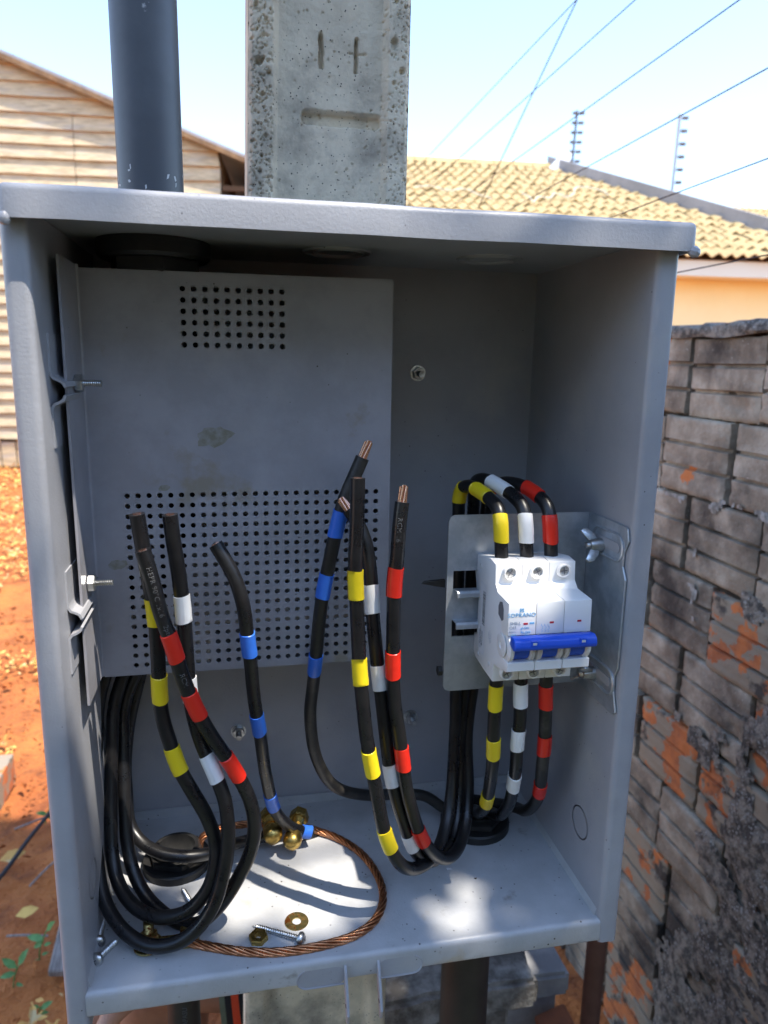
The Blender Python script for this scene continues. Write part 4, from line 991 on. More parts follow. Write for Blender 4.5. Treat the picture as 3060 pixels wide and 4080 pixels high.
cable('power_cable', 'black cable with white bands dropping from the breaker bottom into the right bushing',
      [(2079, 2660, .031), (2077, 2710, .031), (2074, 2833, .031), (2064, 2946, .034), (2057, 3032, .039), (2047, 3122, .048), (2028, 3205, .062), (1991, 3248, .078), (1953, 3236, .097), ('3', .2860, .117, .010), ('3', .2850, .118, -.03)],
      [('w', 2075, 2765, .0170), ('w', 2064, 2945, .0165), ('w', 2048, 3118, .0155)], group=G2, end1=None)
cable('power_cable', 'black cable with red bands dropping from the breaker bottom into the right bushing',
      [(2178, 2660, .031), (2176, 2704, .031), (2173, 2833, .033), (2168, 2966, .037), (2160, 3065, .044), (2152, 3142, .053), (2128, 3200, .068), (2088, 3230, .084), (2045, 3214, .100), ('3', .2935, .124, .012), ('3', .2910, .124, -.03)],
      [('r', 2176, 2765, .0170), ('r', 2168, 2965, .0160), ('r', 2149, 3145, .0150)], group=G2, end1=None, mt='cable_dusty')
cable('neutral_cable', 'black cable with blue bands curving from the right bushing up to a bare copper end',
      [('3', .2760, .120, -.03), ('3', .2740, .121, .006), (1768, 3222, .122), (1697, 3172, .128), (1586, 3163, .128), (1457, 3169, .122), (1340, 3138, .112), (1262, 3030, .1), (1238, 2840, .09), (1248, 2725, .082), (1259, 2634, .072), (1274, 2483, .063), (1292, 2333, .058), (1316, 2212, .055), (1346, 2086, .054), (1376, 1983, .053), (1412, 1899, .053), (1445, 1823, .053)],
      [('b', 1352, 2080, .0172), ('b', 1293, 2327, TL), ('b', 1256, 2648, .0172)], end1=.0125, mt='cable_dusty')
# left side
cable('power_cable', 'black looped cable with white bands ending in an upright cut end, left group',
      [('3', .045, .11, .47), ('3', .040, .115, .36), ('3', .030, .112, .24), (393, 2800, .1), (384, 2950, .092), (376, 3080, .085), (374, 3260, .077), (385, 3420, .067), (415, 3580, .050), (478, 3695, .034), (552, 3755, .024), (627, 3774, .018), (715, 3754, .015), (795, 3690, .015), (858, 3595, .016), (893, 3480, .018), (908, 3370, .02), (906, 3270, .022), (893, 3175, .025), (849, 3061, .028), (809, 2974, .032), (772, 2860, .034), (750, 2700, .035), (738, 2546, .035), (729, 2423, .035), (717, 2330, .034), (695, 2177, .033), (679, 2050, .032)],
      [('w', 727, 2425, .0172), ('w', 762, 2750, .016), ('w', 850, 3060, .0175)], group=G3)
cable('power_cable', 'black looped cable with yellow bands ending in an upright cut end, left group',
      [('3', .052, .115, .47), ('3', .050, .12, .36), ('3', .046, .118, .24), (458, 2800, .105), (448, 2960, .098), (442, 3090, .092), (441, 3262, .082), (450, 3403, .072), (468, 3503, .062), (512, 3590, .048), (575, 3640, .038), (643, 3656, .031), (745, 3632, .026), (826, 3545, .025), (860, 3430, .026), (859, 3352, .029), (829, 3262, .029), (758, 3141, .029), (711, 3057, .03), (678, 2960, .031), (652, 2870, .032), (637, 2761, .033), (630, 2638, .033), (618, 2454, .033), (590, 2300, .032), (563, 2146, .031), (546, 2048, .03)],
      [('y', 605, 2440, .0172), ('y', 634, 2745, .0165), ('y', 696, 3035, .0170)], group=G3)
cable('power_cable', 'black looped cable with red bands leaning left in front of the others, left group',
      [('3', .058, .12, .47), ('3', .058, .125, .36), ('3', .060, .124, .24), (500, 2800, .112), (493, 2960, .105), (494, 3090, .098), (500, 3262, .088), (508, 3370, .081), (530, 3479, .072), (579, 3570, .062), (651, 3638, .049), (711, 3676, .041), (784, 3682, .034), (857, 3628, .032), (911, 3560, .029), (959, 3480, .027), (997, 3400, .026), (1014, 3323, .025), (1012, 3239, .025), (990, 3163, .025), (930, 3055, .024), (836, 2921, .023), (773, 2809, .022), (728, 2700, .021), (689, 2577, .02), (640, 2441, .02), (609, 2318, .02), (570, 2192, .02)],
      [('r', 692, 2578, .0172), ('r', 770, 2805, .0172), ('r', 925, 3050, .0172)], group=G3,
      letters=[('HEPR 90°C 1x16', 615, 2345, .0042, -1), ('2pto', 672, 2500, .0042, -1), ('RCM', 735, 2690, .0042, -1)])
cable('neutral_cable', 'black cable with blue bands whose bent cut end stands before the perforated panel',
      [(1242, 3317, .112), (1194, 3312, .11), (1146, 3287, .105), (1106, 3245, .098), (1081, 3190, .09), (1062, 3100, .08), (1038, 2948, .067), (1021, 2835, .06), (1001, 2650, .052), (988, 2564, .049), (974, 2429, .046), (941, 2318, .046), (892, 2226, .048), (856, 2168, .05)],
      [('b', 980, 2560, .0160), ('b', 1026, 2888, .0165), ('b', 1078, 3195, .0165), ('b', 1222, 3318, .008)], end0=None)
cable('neutral_cable', 'black cable sweeping over the left bushing to the brass connectors', [('3', .064, .13, .47), ('3', .066, .135, .3), (512, 2900, .12), (505, 3150, .112), (520, 3290, .104), (573, 3362, .095), (651, 3402, .086), (753, 3414, .082), (844, 3398, .088), (905, 3370, .1), (971, 3352, .110), (1075, 3328, .116)], end0=None, end1=.008)
cable('earth_sleeve_cable', 'short black cable lying behind the brass connectors on the tray', [(1210, 3330, .122), (1290, 3335, .126), (1380, 3360, .12), (1466, 3385, .117)], end0=None, r=.0034)

# ---- bare copper earth wire
def copper():
    q = [('3', .062, .116, -.03), ('3', .062, .116, .012), (808, 3329, .118), (881, 3300, .122), (965, 3285, .126), (1038, 3281, .128), (1125, 3286, .129), (1212, 3297, .128), ('z', 1291, 3318, .0042), ('z', 1363, 3348, .0038), ('z', 1435, 3396, .0036), ('z', 1490, 3462, .0036), ('z', 1522, 3532, .0036), ('z', 1524, 3604, .0036), ('z', 1488, 3675, .0036), ('z', 1411, 3729, .0036), ('z', 1303, 3763, .0036), ('z', 1182, 3787, .0036), ('z', 1062, 3796, .0036), ('z', 941, 3789, .0036), ('z', 851, 3774, .0036), ('z', 760, 3757, .004), ('z', 700, 3742, .005)]
    path = spline([P3(x) for x in q], .0035); t = thing('copper_wire', path[len(path) // 2], 'stranded bare copper earth wire coiled in a ring on the box floor', 'wire')
    fr = frames(path); s = [0]
    for a, b in zip(path, path[1:]): s.append(s[-1] + (b - a).length)
    for k in range(7):
        pts = []
        for (p, tt, u, w), d in zip(fr, s):
            a = 2 * PI * d / .045 + 2 * PI * (k - 1) / 6; c = .00195 if k else 0; pts.append(p + (u * math.cos(a) + w * math.sin(a)) * c)
        obj('strand', MB().tube(pts, .00103, 8), 'copper', t, smooth=True, angle=60)
copper()
# ---- split-bolt connectors
def split_bolt(px, py, y, px2, py2, y2, label, r):
    a, b = U(px, py, y), U(px2, py2, y2); ax = (b - a).normalized(); t = thing('brass_connector', a, label, 'connector', 'brass split-bolt connectors')
    L = (b - a).length
    obj('bolt_body', thread(MB(), a, ax, r * .72, L, .0012), 'brass', t, smooth=True, angle=30)
    obj('hex_nut', nut(MB(), b - ax * .002, ax, r * 1.08, .0085), 'brass', t)
    obj('domed_head', MB().lathe([(r * .98, .004), (r, .002), (r, -.001), (r * .94, -.003), (r * .78, -.0052), (r * .45, -.0068), (r * .05, -.0074)], 26, a, ax), 'brass', t, smooth=True, angle=40)
    obj('clamp_collar', MB().lathe([(r * .5, .0055), (r * .95, .006), (r * .95, .0085), (r * .5, .009)], 20, a, ax), 'brass', t, smooth=True, angle=40)
split_bolt(1087, 3322, .104, 1078, 3258, .122, 'brass split-bolt connector with domed head, the left and duller of the pair', .0074)
split_bolt(1166, 3346, .102, 1190, 3262, .124, 'brass split-bolt connector with bright gold nut, the right of the pair', .0071)

# ---- threaded bushings
def bushing(x, y, r, label):
    t = thing('conduit_bushing', (x, y, 0), label, 'bushing', 'black plastic conduit bushings')
    obj('flange', MB().lathe([(r * .62, .0004), (r * .96, .0004), (r, .0015), (r, .0068), (r * .96, .0082), (r * .62, .0082)], 44, (x, y, 0), caps=False), 'plastic_black', t, smooth=True, angle=35)
    obj('hex_collar', nut(MB(), (x, y, .008), (0, 0, 1), r * .84, .0055, r * .64), 'plastic_black', t)
    prof_ = [(r * .66, .010)]
    for i in range(3): prof_ += [(r * .66, .0128 + i * .0012), (r * .70, .0134 + i * .0012), (r * .66, .0140 + i * .0012)]
    prof_ += [(r * .64, .0168), (r * .54, .0168), (r * .54, -.004)]
    obj('threaded_neck', MB().lathe(prof_, 36, (x, y, 0), caps=False), 'plastic_black', t, smooth=True, angle=30)
bushing(.2825, .1165, .0282, 'black plastic conduit bushing in the right rear of the box floor')
bushing(.0455, .1090, .0250, 'black plastic conduit bushing in the left rear of the box floor')
t = thing('conduit_bushing', (.0497, .10, H), 'black plastic conduit bushing hanging under the ceiling at the upper left', 'bushing', 'black plastic conduit bushings')
obj('flange', MB().lathe([(.018, 0), (.034, 0), (.034, -.009), (.032, -.011), (.018, -.011)], 40, (.0497, .10, H - .0002), caps=False), 'plastic_black', t, smooth=True, angle=35)
obj('hex_collar', nut(MB(), (.0497, .10, H - .020), (0, 0, 1), .028, .010, .018), 'plastic_black', t)

# ---- loose hardware on the floor
def screw(head, tip, label, r=.0021):
    a, b = Vector(head), Vector(tip); ax = (b - a).normalized(); t = thing('loose_screw', a, label, 'screw', 'loose zinc screws on the box floor')
    obj('shank', thread(MB(), a, ax, r, (b - a).length, .0017, depth=.30, tip=.005), 'zinc', t, smooth=True, angle=25)
    hd_ = obj('head', MB().lathe([(.0014, .0018), (.0042, .0012), (.0044, .0), (.0040, -.0012), (.0026, -.0022), (.0004, -.0025)], 20, a, ax), 'zinc', t, smooth=True, angle=50)
    u = ax.orthogonal().normalized(); w = ax.cross(u); cr = MB(); c = a - ax * .00262
    for d, e in ((u, w), (w, u)): cr.add([c + d * .0022 + e * .0004, c + d * .0022 - e * .0004, c - d * .0022 - e * .0004, c - d * .0022 + e * .0004], [(0, 1, 2, 3)])
    obj('cross_slot', cr, 'mcb_dark', hd_)
def zf(x, y, z): return UZ(x, y, z)
screw(zf(1200, 3741, .0043), zf(1008, 3689, .0022), 'zinc self-tapping screw lying beside the brass nut')
screw(zf(775, 3625, .0043), zf(725, 3538, .0022), 'zinc screw half hidden under the cable loop, its tip towards the left bushing')
screw(zf(392, 3752, .0048), zf(412, 3650, .0030), 'zinc screw in the left front corner, the rear one of two', .0024)
screw(zf(385, 3822, .0046), zf(472, 3740, .0024), 'zinc screw in the left front corner, the front one of two', .0024)
c = zf(1182, 3676, .0008)
tag(obj('loose_washer', MB().lathe([(.0030, 0), (.0080, 0), (.0082, .0006), (.0080, .0013), (.0030, .0013), (.0030, 0)], 32, c, (.03, -.05, 1), caps=False), 'brass_rust', smooth=True, angle=40), 'rusty brass washer lying flat on the box floor', 'washer')
c = zf(1030, 3748, .0004)
t = thing('loose_nut', c, 'small brass hex nut lying in front of the copper ring', 'nut')
obj('hex_body', nut(MB(), c, (.0, -.12, 1), .0064, .0052, .0029), 'brass', t)
obj('thread', MB().lathe([(.0030, .0004), (.0026, .0010), (.0030, .0016), (.0026, .0022), (.0030, .0028), (.0026, .0034), (.0030, .0040), (.0026, .0046)], 18, c, (0, -.12, 1), caps=False), 'brass', t, smooth=True, angle=25)
# earth lug: plate with a bolt
c = zf(655, 3780, 0)
t = thing('earth_lug', c, 'rusty brass earth lug and bolt clamping the copper wire at the front left', 'earth lug')
obj('lug_plate', bev(MB().box(c.x - .012, c.x + .022, c.y - .004, c.y + .008, .0006, .0032), .0005, 1), 'brass_rust', t)
obj('washer', MB().lathe([(.003, 0), (.0092, 0), (.0092, .0014), (.003, .0014)], 28, (c.x - .010, c.y + .001, .0034)), 'brass_rust', t, smooth=True, angle=40)
obj('bolt', thread(MB(), (c.x - .010, c.y + .004, .003), (.02, .1, 1), .0034, .014, .0012), 'brass_rust', t, smooth=True, angle=25)
obj('hex_nut', nut(MB(), (c.x - .010, c.y + .002, .0048), (0, .1, 1), .0070, .0055), 'brass_rust', t)
obj('clamp', bev(MB().box(c.x + .010, c.x + .022, c.y - .001, c.y + .008, .0033, .0100), .001, 1), 'brass_rust', t)
# fleck of sun on the floor, drawn as a pale flake
c = zf(1786, 3464, .0006); tag(obj('painted_sun_fleck', MB().add([c + Vector(v) for v in ((-.004, .003, 0), (.0035, .001, .0004), (.0042, -.002, .0006), (-.003, -.003, .0002), (0, 0, .0012))], [(0, 3, 4), (3, 2, 4), (2, 1, 4), (1, 0, 4)]), 'sticker'), 'fleck of sun painted as a tiny pale flake on the floor in front of the right bushing', 'light_fleck')
# ------------------------------------------------------------------ conduits
def pipe(name, x, y, r, z0, z1, m, label, x1=None, lean=(0, 0)):
    path = [Vector((x + lean[0] * (z - z0), y + lean[1] * (z - z0), z)) for z in [z0 + (z1 - z0) * i / 12 for i in range(13)]]
    return tag(obj(name, MB().tube(path, r, 40), m, smooth=True, angle=50), label, 'pipe')
pg = thing('grey_conduit', (.0497, .10, H), 'grey PVC conduit rising from the top left of the box', 'pipe')
obj('tube', MB().tube([Vector((.0497, .10, .4385 + .3 * i / 10)) for i in range(11)], .0193, 48), 'pvc_grey', pg, smooth=True, angle=50)
def chips():
    rnd = random.Random(9)
    for i in range(46):
        a = rnd.choice((rnd.gauss(-2.55, .22), rnd.gauss(-2.3, .3), rnd.gauss(-.75, .25), rnd.uniform(-2.8, -.5))); z = .4565 + abs(rnd.gauss(0, .0085)) * (1.6 if a < -2 else 1)
        h = rnd.uniform(.0008, .0034); wd = rnd.uniform(.03, .08); sl_ = rnd.uniform(-.8, .8); R = .0193 + .00007
        mb = MB(); pts = [(a, z), (a + wd, z + h * .3), (a + wd * .8 + sl_ * wd, z + h), (a - wd * .2 + sl_ * wd, z + h * .9)]
        mb.add([(.0497 + R * math.cos(p), .10 + R * math.sin(p), q) for p, q in pts], [(0, 1, 2, 3)]); obj('scrape', mb, 'pvc_chip', pg)
chips()
pipe('black_conduit', .2800, .1165, .0205, GZ - .05, -.0016, 'pipe_black', 'black conduit pipe under the right half of the box floor')
bo = pipe('black_hose', .0455, .1090, .0125, GZ - .05, -.0016, 'pipe_black', 'thinner black conduit pipe under the left half of the box floor')
p = U(728, 4040, .096); lettering('TAPASU', .0055, (.0475, .1090 - .0128, -.125), (0, 0, 1), (-1, 0, 0), 'print_cable', bo, .0001, name='printed_lettering')
pipe('brown_post', .632, .50, .0150, GZ - .05, -.42, 'pipe_brown', 'short brown pipe post in front of the brick wall at lower right', lean=(.0, 0))
# ------------------------------------------------------------------ concrete bench under the box, right
def rough_block(name, x0, x1, y0, y1, z0, z1, m, par, amp=.004, n=8, seed=1):
    bm = bmesh.new(); bmesh.ops.create_cube(bm, size=1)
    for v in bm.verts: v.co = Vector((x0 + (x1 - x0) * (v.co.x + .5), y0 + (y1 - y0) * (v.co.y + .5), z0 + (z1 - z0) * (v.co.z + .5)))
    bmesh.ops.bevel(bm, geom=bm.edges[:], offset=.006, segments=2, affect='EDGES'); bmesh.ops.subdivide_edges(bm, edges=bm.edges[:], cuts=n, use_grid_fill=True)
    for v in bm.verts: v.co += Vector((noise.noise(v.co * 40 + Vector((seed, 0, 0))), noise.noise(v.co * 40 + Vector((0, seed, 3))), noise.noise(v.co * 40 + Vector((5, 0, seed))))) * amp
    me = bpy.data.meshes.new(name); bm.to_mesh(me); bm.free(); return link(name, me, m, par, True, 40)
ben = thing('concrete_bench', (.45, .6, GZ), 'grey concrete slab on blocks standing beneath the right of the box', 'slab')
rough_block('top_slab', .455, .592, .50, .72, -.605, -.562, 'concrete', ben, .0016, 7, 2)
rough_block('support_block', .468, .580, .515, .70, GZ - .03, -.607, 'concrete', ben, .002, 6, 3)
rough_block('seat_slab', .17, .452, .46, .74, -.572, -.535, 'concrete_rough', ben, .004, 9, 4)
rough_block('front_lintel', .215, .455, .33, .43, -.432, -.388, 'concrete_rough', ben, .005, 9, 5)
rough_block('lintel_support', .372, .425, .345, .42, GZ - .03, -.434, 'concrete_rough', ben, .004, 7, 8)
rough_block('rear_block', .16, .44, .64, .72, GZ - .03, -.578, 'concrete_rough', ben, .005, 7, 6)
st_ = thing('wooden_stake', (.62, .46, GZ), 'reddish wooden stake leaning by the brown pipe', 'stake')
mb = MB(); a, b = Vector((.70, .46, GZ)), Vector((.548, .46, -.600))
d = (b - a).normalized(); s_ = Vector((0, 1, 0)); e = d.cross(s_)
vs = [q + s_ * (.02 * i) + e * (.026 * j) for q in (a, b) for i, j in ((-1, -1), (1, -1), (1, 1), (-1, 1))]
obj('shaft', bev(mb.add(vs, [(0, 3, 2, 1), (4, 5, 6, 7), (0, 1, 5, 4), (1, 2, 6, 5), (2, 3, 7, 6), (3, 0, 4, 7)]), .004, 2), 'wood_red', st_)
tag(obj('string', MB().tube(spline([(.535, .47, -.628), (.548, .45, -.632), (.558, .45, -.66), (.560, .45, -.72)], .01), .0016, 6), 'white_metal', smooth=True), 'frayed white string hanging beside the wooden stake', 'string')
# ------------------------------------------------------------------ small things on the ground, left
def gz(px, py, up=0.0): p = UZ(px, py, GZ); p.z += up; return p
def seedling(px, py, h, leaves, label, seed):
    b = gz(px, py); t = thing('seedling', b, label, 'seedling', 'green seedlings in the red soil'); rnd = random.Random(seed); top = b + Vector((.02 * h / .08, 0, h))
    obj('stem', MB().tube(spline([b, b + Vector((.004, 0, h * .5)), top], .01), .0018, 6), 'leaf_green', t, smooth=True)
    for (dx, dz, L, f) in leaves:
        mb = MB(); L *= .72; leaf_shape(mb, b + (top - b) * f, Vector((dx, rnd.uniform(-.3, .3), dz)), Vector((-dz * .4, -.8, 1)), L, L * .2, .12); obj('leaf', mb, 'leaf_green', t, smooth=True, angle=180)
seedling(158, 3836, .085, [(.7, .9, .055, 1), (-.9, .1, .06, .75), (-.6, -.5, .05, .7), (.8, .3, .03, .55), (.7, .2, .025, .25), (-.9, -.2, .025, .1)], 'tallest green seedling in the red soil beside the box corner', 1)
seedling(54, 3934, .055, [(.6, .9, .06, 1), (-.9, .6, .06, .9), (-1, .0, .05, .7), (1, -.3, .03, .2)], 'green seedling with broad paired leaves at the lower left edge', 2)
seedling(150, 4060, .03, [(-.8, .3, .03, 1), (.9, .5, .045, .8), (.9, 0, .03, .5)], 'small seedling low in the lower left corner near the box', 3)
seedling(181, 3285, .05, [(.7, .9, .06, 1), (-.6, .3, .05, .7), (.5, -.1, .05, .5)], 'green seedling half hidden by the left edge of the box', 4)
tag(obj('ground_wire', MB().tube(spline([gz(-60, 3600, .03), gz(0, 3551, .035), gz(100, 3430, .05), gz(199, 3316, .06), gz(330, 3160, .05)], .03), .006, 8), 'rubber', smooth=True), 'dark wire crossing the red ground at the left', 'wire')
# grey board lying on the soil
a, b = gz(195, 3925, .02), gz(262, 3700, .05); d = (b - a).normalized(); s_ = Vector((d.y, -d.x, 0)).normalized(); up = s_.cross(d) * -1
vs = [q + s_ * w_ + Vector((0, 0, h_)) for q in (a, b + d * .3) for w_, h_ in ((0, 0), (.075, -.01), (.075, .008), (0, .018))]
tag(obj('loose_board', bev(MB().add(vs, [(0, 3, 2, 1), (4, 5, 6, 7), (0, 1, 5, 4), (1, 2, 6, 5), (2, 3, 7, 6), (3, 0, 4, 7)]), .003, 1), 'wood_grey'), 'weathered grey board lying on the soil behind the box corner', 'board')
# broken hollow brick
c = gz(-45, 3225); t = thing('broken_brick', c, 'broken hollow brick lying on the ground at the left edge', 'brick')
hb_ = MB(); xs = [-.075, -.065, -.025, -.015, .025, .035]; zs = [0, .010, .045, .055, .09, .10]
for i in range(5):
    for j in range(5):
        if i in (1, 3) and j in (1, 3): continue
        hb_.box(c.x + xs[i], c.x + xs[i + 1], c.y, c.y + .17, c.z + zs[j] - .006, c.z + zs[j + 1] - .006)
obj('hollow_body', hb_, 'brick_orange', t)
for (px, py, L, lab) in ((85, 3685, .055, 'bright orange leaf lying flat in a patch of sun'), (20, 3460, .07, 'pale curled leaf on the soil at the left edge')):
    mb = MB(); leaf_shape(mb, gz(px - 20, py, .025), Vector((1, .35, .05)), Vector((0, -.4, 1)), L, L * .28, .1); tag(obj('fallen_leaf', mb, 'leaf_dry', smooth=True, angle=180), lab, 'leaf')

for k, (px, py, dx, dy, L, lab) in enumerate(((60, 3330, .9, .4, .16, 'dry twig lying across the soil near the left edge'), (120, 3560, .5, .9, .12, 'thin dry twig beside the box on the red soil'), (30, 3760, 1, -.3, .10, 'short dry twig between the seedlings'))):
    a = gz(px, py, .022); tag(obj('twig', MB().tube(spline([a, a + Vector((dx * L * .5, dy * L * .5, .008)), a + Vector((dx * L, dy * L + .01, .002))], .01), .0028, 6), 'wood_grey', smooth=True), lab, 'twig', 'dry twigs on the soil')

# ------------------------------------------------------------------ the person sitting on the slab behind the post
def person():
    base = Vector((.30, .60, GZ)); t = thing('person', base, 'person in green shorts with red and black bands sitting behind the post, mostly hidden', 'person')
    V = []; E = []; Rr = []
    def v(p, r, q=None):
        V.append(Vector(p)); Rr.append(r); i = len(V) - 1
        if q is not None: E.append((q, i))
        return i
    pel = v((.35, .60, -.44), .125); sp1 = v((.36, .60, -.30), .118, pel); sp2 = v((.345, .60, -.14), .128, sp1); ch = v((.325, .60, -.03), .115, sp2); nk = v((.295, .60, .055), .052, ch); h0 = v((.275, .60, .105), .068, nk); h1 = v((.262, .60, .165), .088, h0); v((.27, .60, .225), .072, h1)
    for y, kx, s in ((.515, -.045, -1), (.685, -.035, 1)):
        hp = v((.31, y, -.455), .088, pel); m = v((.14, y - .004, -.460), .072, hp); k = v((kx, y, -.470), .056, m); c = v((kx + .02, y, -.62), .052, k); c2 = v((kx + .02, y, -.78), .042, c); an = v((kx + .025, y, -.955), .034, c2); ho = v((kx + .03, y, -1.010), .036, an); f1 = v((kx - .07, y, -1.018), .032, ho); v((kx - .15, y, -1.026), .024, f1)
    for y, pts in ((.60 - .17, [(.325, .44, -.04), (.215, .405, -.22), (.10, .400, -.300), (-.045, .415, -.375)]), (.60 + .17, [(.325, .76, -.04), (.22, .77, -.22), (.10, .74, -.33), (-.01, .71, -.40)])):
        a = v(pts[0], .055, ch); b = v(pts[1], .043, a); b2 = v(pts[2], .039, b); w = v(pts[3], .027, b2); wp = Vector(pts[3]); d = (wp - Vector(pts[2])).normalized(); dn = (d + Vector((-.15, 0, -.55))).normalized()
        pm = v(wp + dn * .045, .031, w); side = dn.cross(Vector((0, 0, 1))).normalized()
        for q, L in zip((-.027, -.009, .009, .027), (.062, .074, .070, .052)):
            f0 = v(wp + dn * .082 + side * q, .0105, pm); f1 = v(wp + dn * (.082 + L * .5) + side * q * 1.15 + Vector((0, 0, -.006)), .0088, f0); v(wp + dn * (.082 + L) + side * q * 1.2 + Vector((0, 0, -.022)), .0072, f1)
        th = v(wp + dn * .030 + side * -.036 + Vector((0, 0, -.006)), .012, w); th2 = v(wp + dn * .060 + side * -.056 + Vector((0, 0, -.010)), .0095, th); v(wp + dn * .082 + side * -.060 + Vector((0, 0, -.016)), .0078, th2)
    me = bpy.data.meshes.new('body'); me.from_pydata([tuple(p) for p in V], E, []); o = bpy.data.objects.new('body', me); COL.objects.link(o)
    sk = o.modifiers.new('skin', 'SKIN'); o.modifiers.new('sub', 'SUBSURF').levels = 2; sk.use_smooth_shade = True
    for i, s in enumerate(me.skin_vertices[0].data): s.radius = (Rr[i], Rr[i]); s.use_root = (i == 0)
    dg = bpy.context.evaluated_depsgraph_get(); m2 = bpy.data.meshes.new_from_object(o.evaluated_get(dg)); bpy.data.objects.remove(o); m2.name = 'body'; m2.materials.clear()
    body = link('body', m2, 'skin', t, True, 180)
    # face
    f = MB()
    for y in (.57, .63): f.lathe([(.011, 0), (.010, .004), (.005, .007), (.001, .008)], 12, (.186, y, .168), (-1, 0, .1))
    obj('eyes', f, 'white_metal', body, smooth=True)
    obj('nose', MB().lathe([(.012, 0), (.017, .012), (.015, .03), (.006, .052), (.001, .06)], 12, (.180, .60, .122), (-.15, 0, 1)), 'skin', body, smooth=True)
    obj('mouth', MB().lathe([(.004, -.024), (.008, -.008), (.008, .008), (.004, .024)], 10, (.185, .60, .098), (0, 1, 0)), 'wood_red', body, smooth=True)
    for y, s in ((.508, -1), (.692, 1)): obj('ear', MB().lathe([(.012, -.005), (.026, 0), (.022, .008), (.006, .010)], 14, (.275, y, .160), (0, s, 0)), 'skin', body, smooth=True)
    obj('hair', MB().lathe([(.098, 0), (.104, .03), (.094, .07), (.066, .10), (.03, .117), (.003, .12)], 24, (.277, .60, .178), (.12, 0, 1)), 'hair', t, smooth=True)
    # clothing: shorts legs are open sleeves round the thighs, joined by a seat
    sh = MB()
    for y in (.515, .685):
        pth = [Vector((.058 + .047 * i, y, -.460 + .003 * i)) for i in range(7)]; k = 28; fr = frames(pth); vs = []; fs = []
        for i, (p, tt, u, w) in enumerate(fr):
            for j in range(k): a = 2 * PI * j / k; vs.append(p + (u * math.cos(a) + w * math.sin(a)) * (.088 + .004 * math.sin(3 * a + i) + .003 * i))
        fs = [(i * k + j, i * k + (j + 1) % k, (i + 1) * k + (j + 1) % k, (i + 1) * k + j) for i in range(len(pth) - 1) for j in range(k)]; sh.add(vs, fs)
    so = obj('shorts', sh, 'shorts_green', t, smooth=True, angle=180)
    obj('shorts_seat', MB().lathe([(.10, -.09), (.165, -.07), (.172, 0), (.150, .09), (.135, .11)], 28, (.355, .60, -.44)), 'shorts_green', so, smooth=True)
    for y in (.515, .685):
        for x, wd, m in ((.0655, .0075, 'stripe_black'), (.0735, .0095, 'stripe_red'), (.0835, .0065, 'stripe_black')):
            obj('hem_band', MB().lathe([(.0925, 0), (.0932, wd * .5), (.0930, wd)], 32, (x, y, -.460), (1, 0, .06), caps=False), m, so, smooth=True)
    obj('shirt', MB().lathe([(.142, 0), (.150, .08), (.158, .20), (.150, .30), (.120, .37), (.06, .40)], 28, (.362, .60, -.37), (-.06, 0, 1), caps=False), 'shirt', t, smooth=True)
person()

# ------------------------------------------------------------------ crumbs of dirt on the box floor
def crumbs():
    rnd = random.Random(77); mb = MB()
    for i in range(420):
        if rnd.random() < .35: c = rnd.choice((UZ(2100, 3300, 0), UZ(1850, 3480, 0), UZ(700, 3640, 0), UZ(500, 3800, 0), UZ(900, 3280, 0))); x, y = c.x + rnd.gauss(0, .012), c.y + rnd.gauss(0, .01)
        else: x, y = rnd.uniform(.006, W - .006), rnd.uniform(.006, D - .008)
        if not (.005 < x < W - .005 and .004 < y < D - .006): continue
        s = rnd.choice((.0004, .0005, .0006, .0009, .0013 if rnd.random() < .4 else .0005)); p = Vector((x, y, .0006))
        q = [p + Vector((rnd.uniform(-1, 1), rnd.uniform(-1, 1), rnd.uniform(-.2, .8))) * s for _ in range(5)]; mb.add(q, [(0, 1, 2), (0, 2, 3), (0, 3, 4), (1, 2, 4), (2, 3, 4), (0, 1, 4)])
    o = obj('dirt_crumbs', mb, 'mortar'); tag(o, 'dark crumbs of dirt strewn over the box floor', 'dirt'); struct(o, 'stuff')
crumbs()

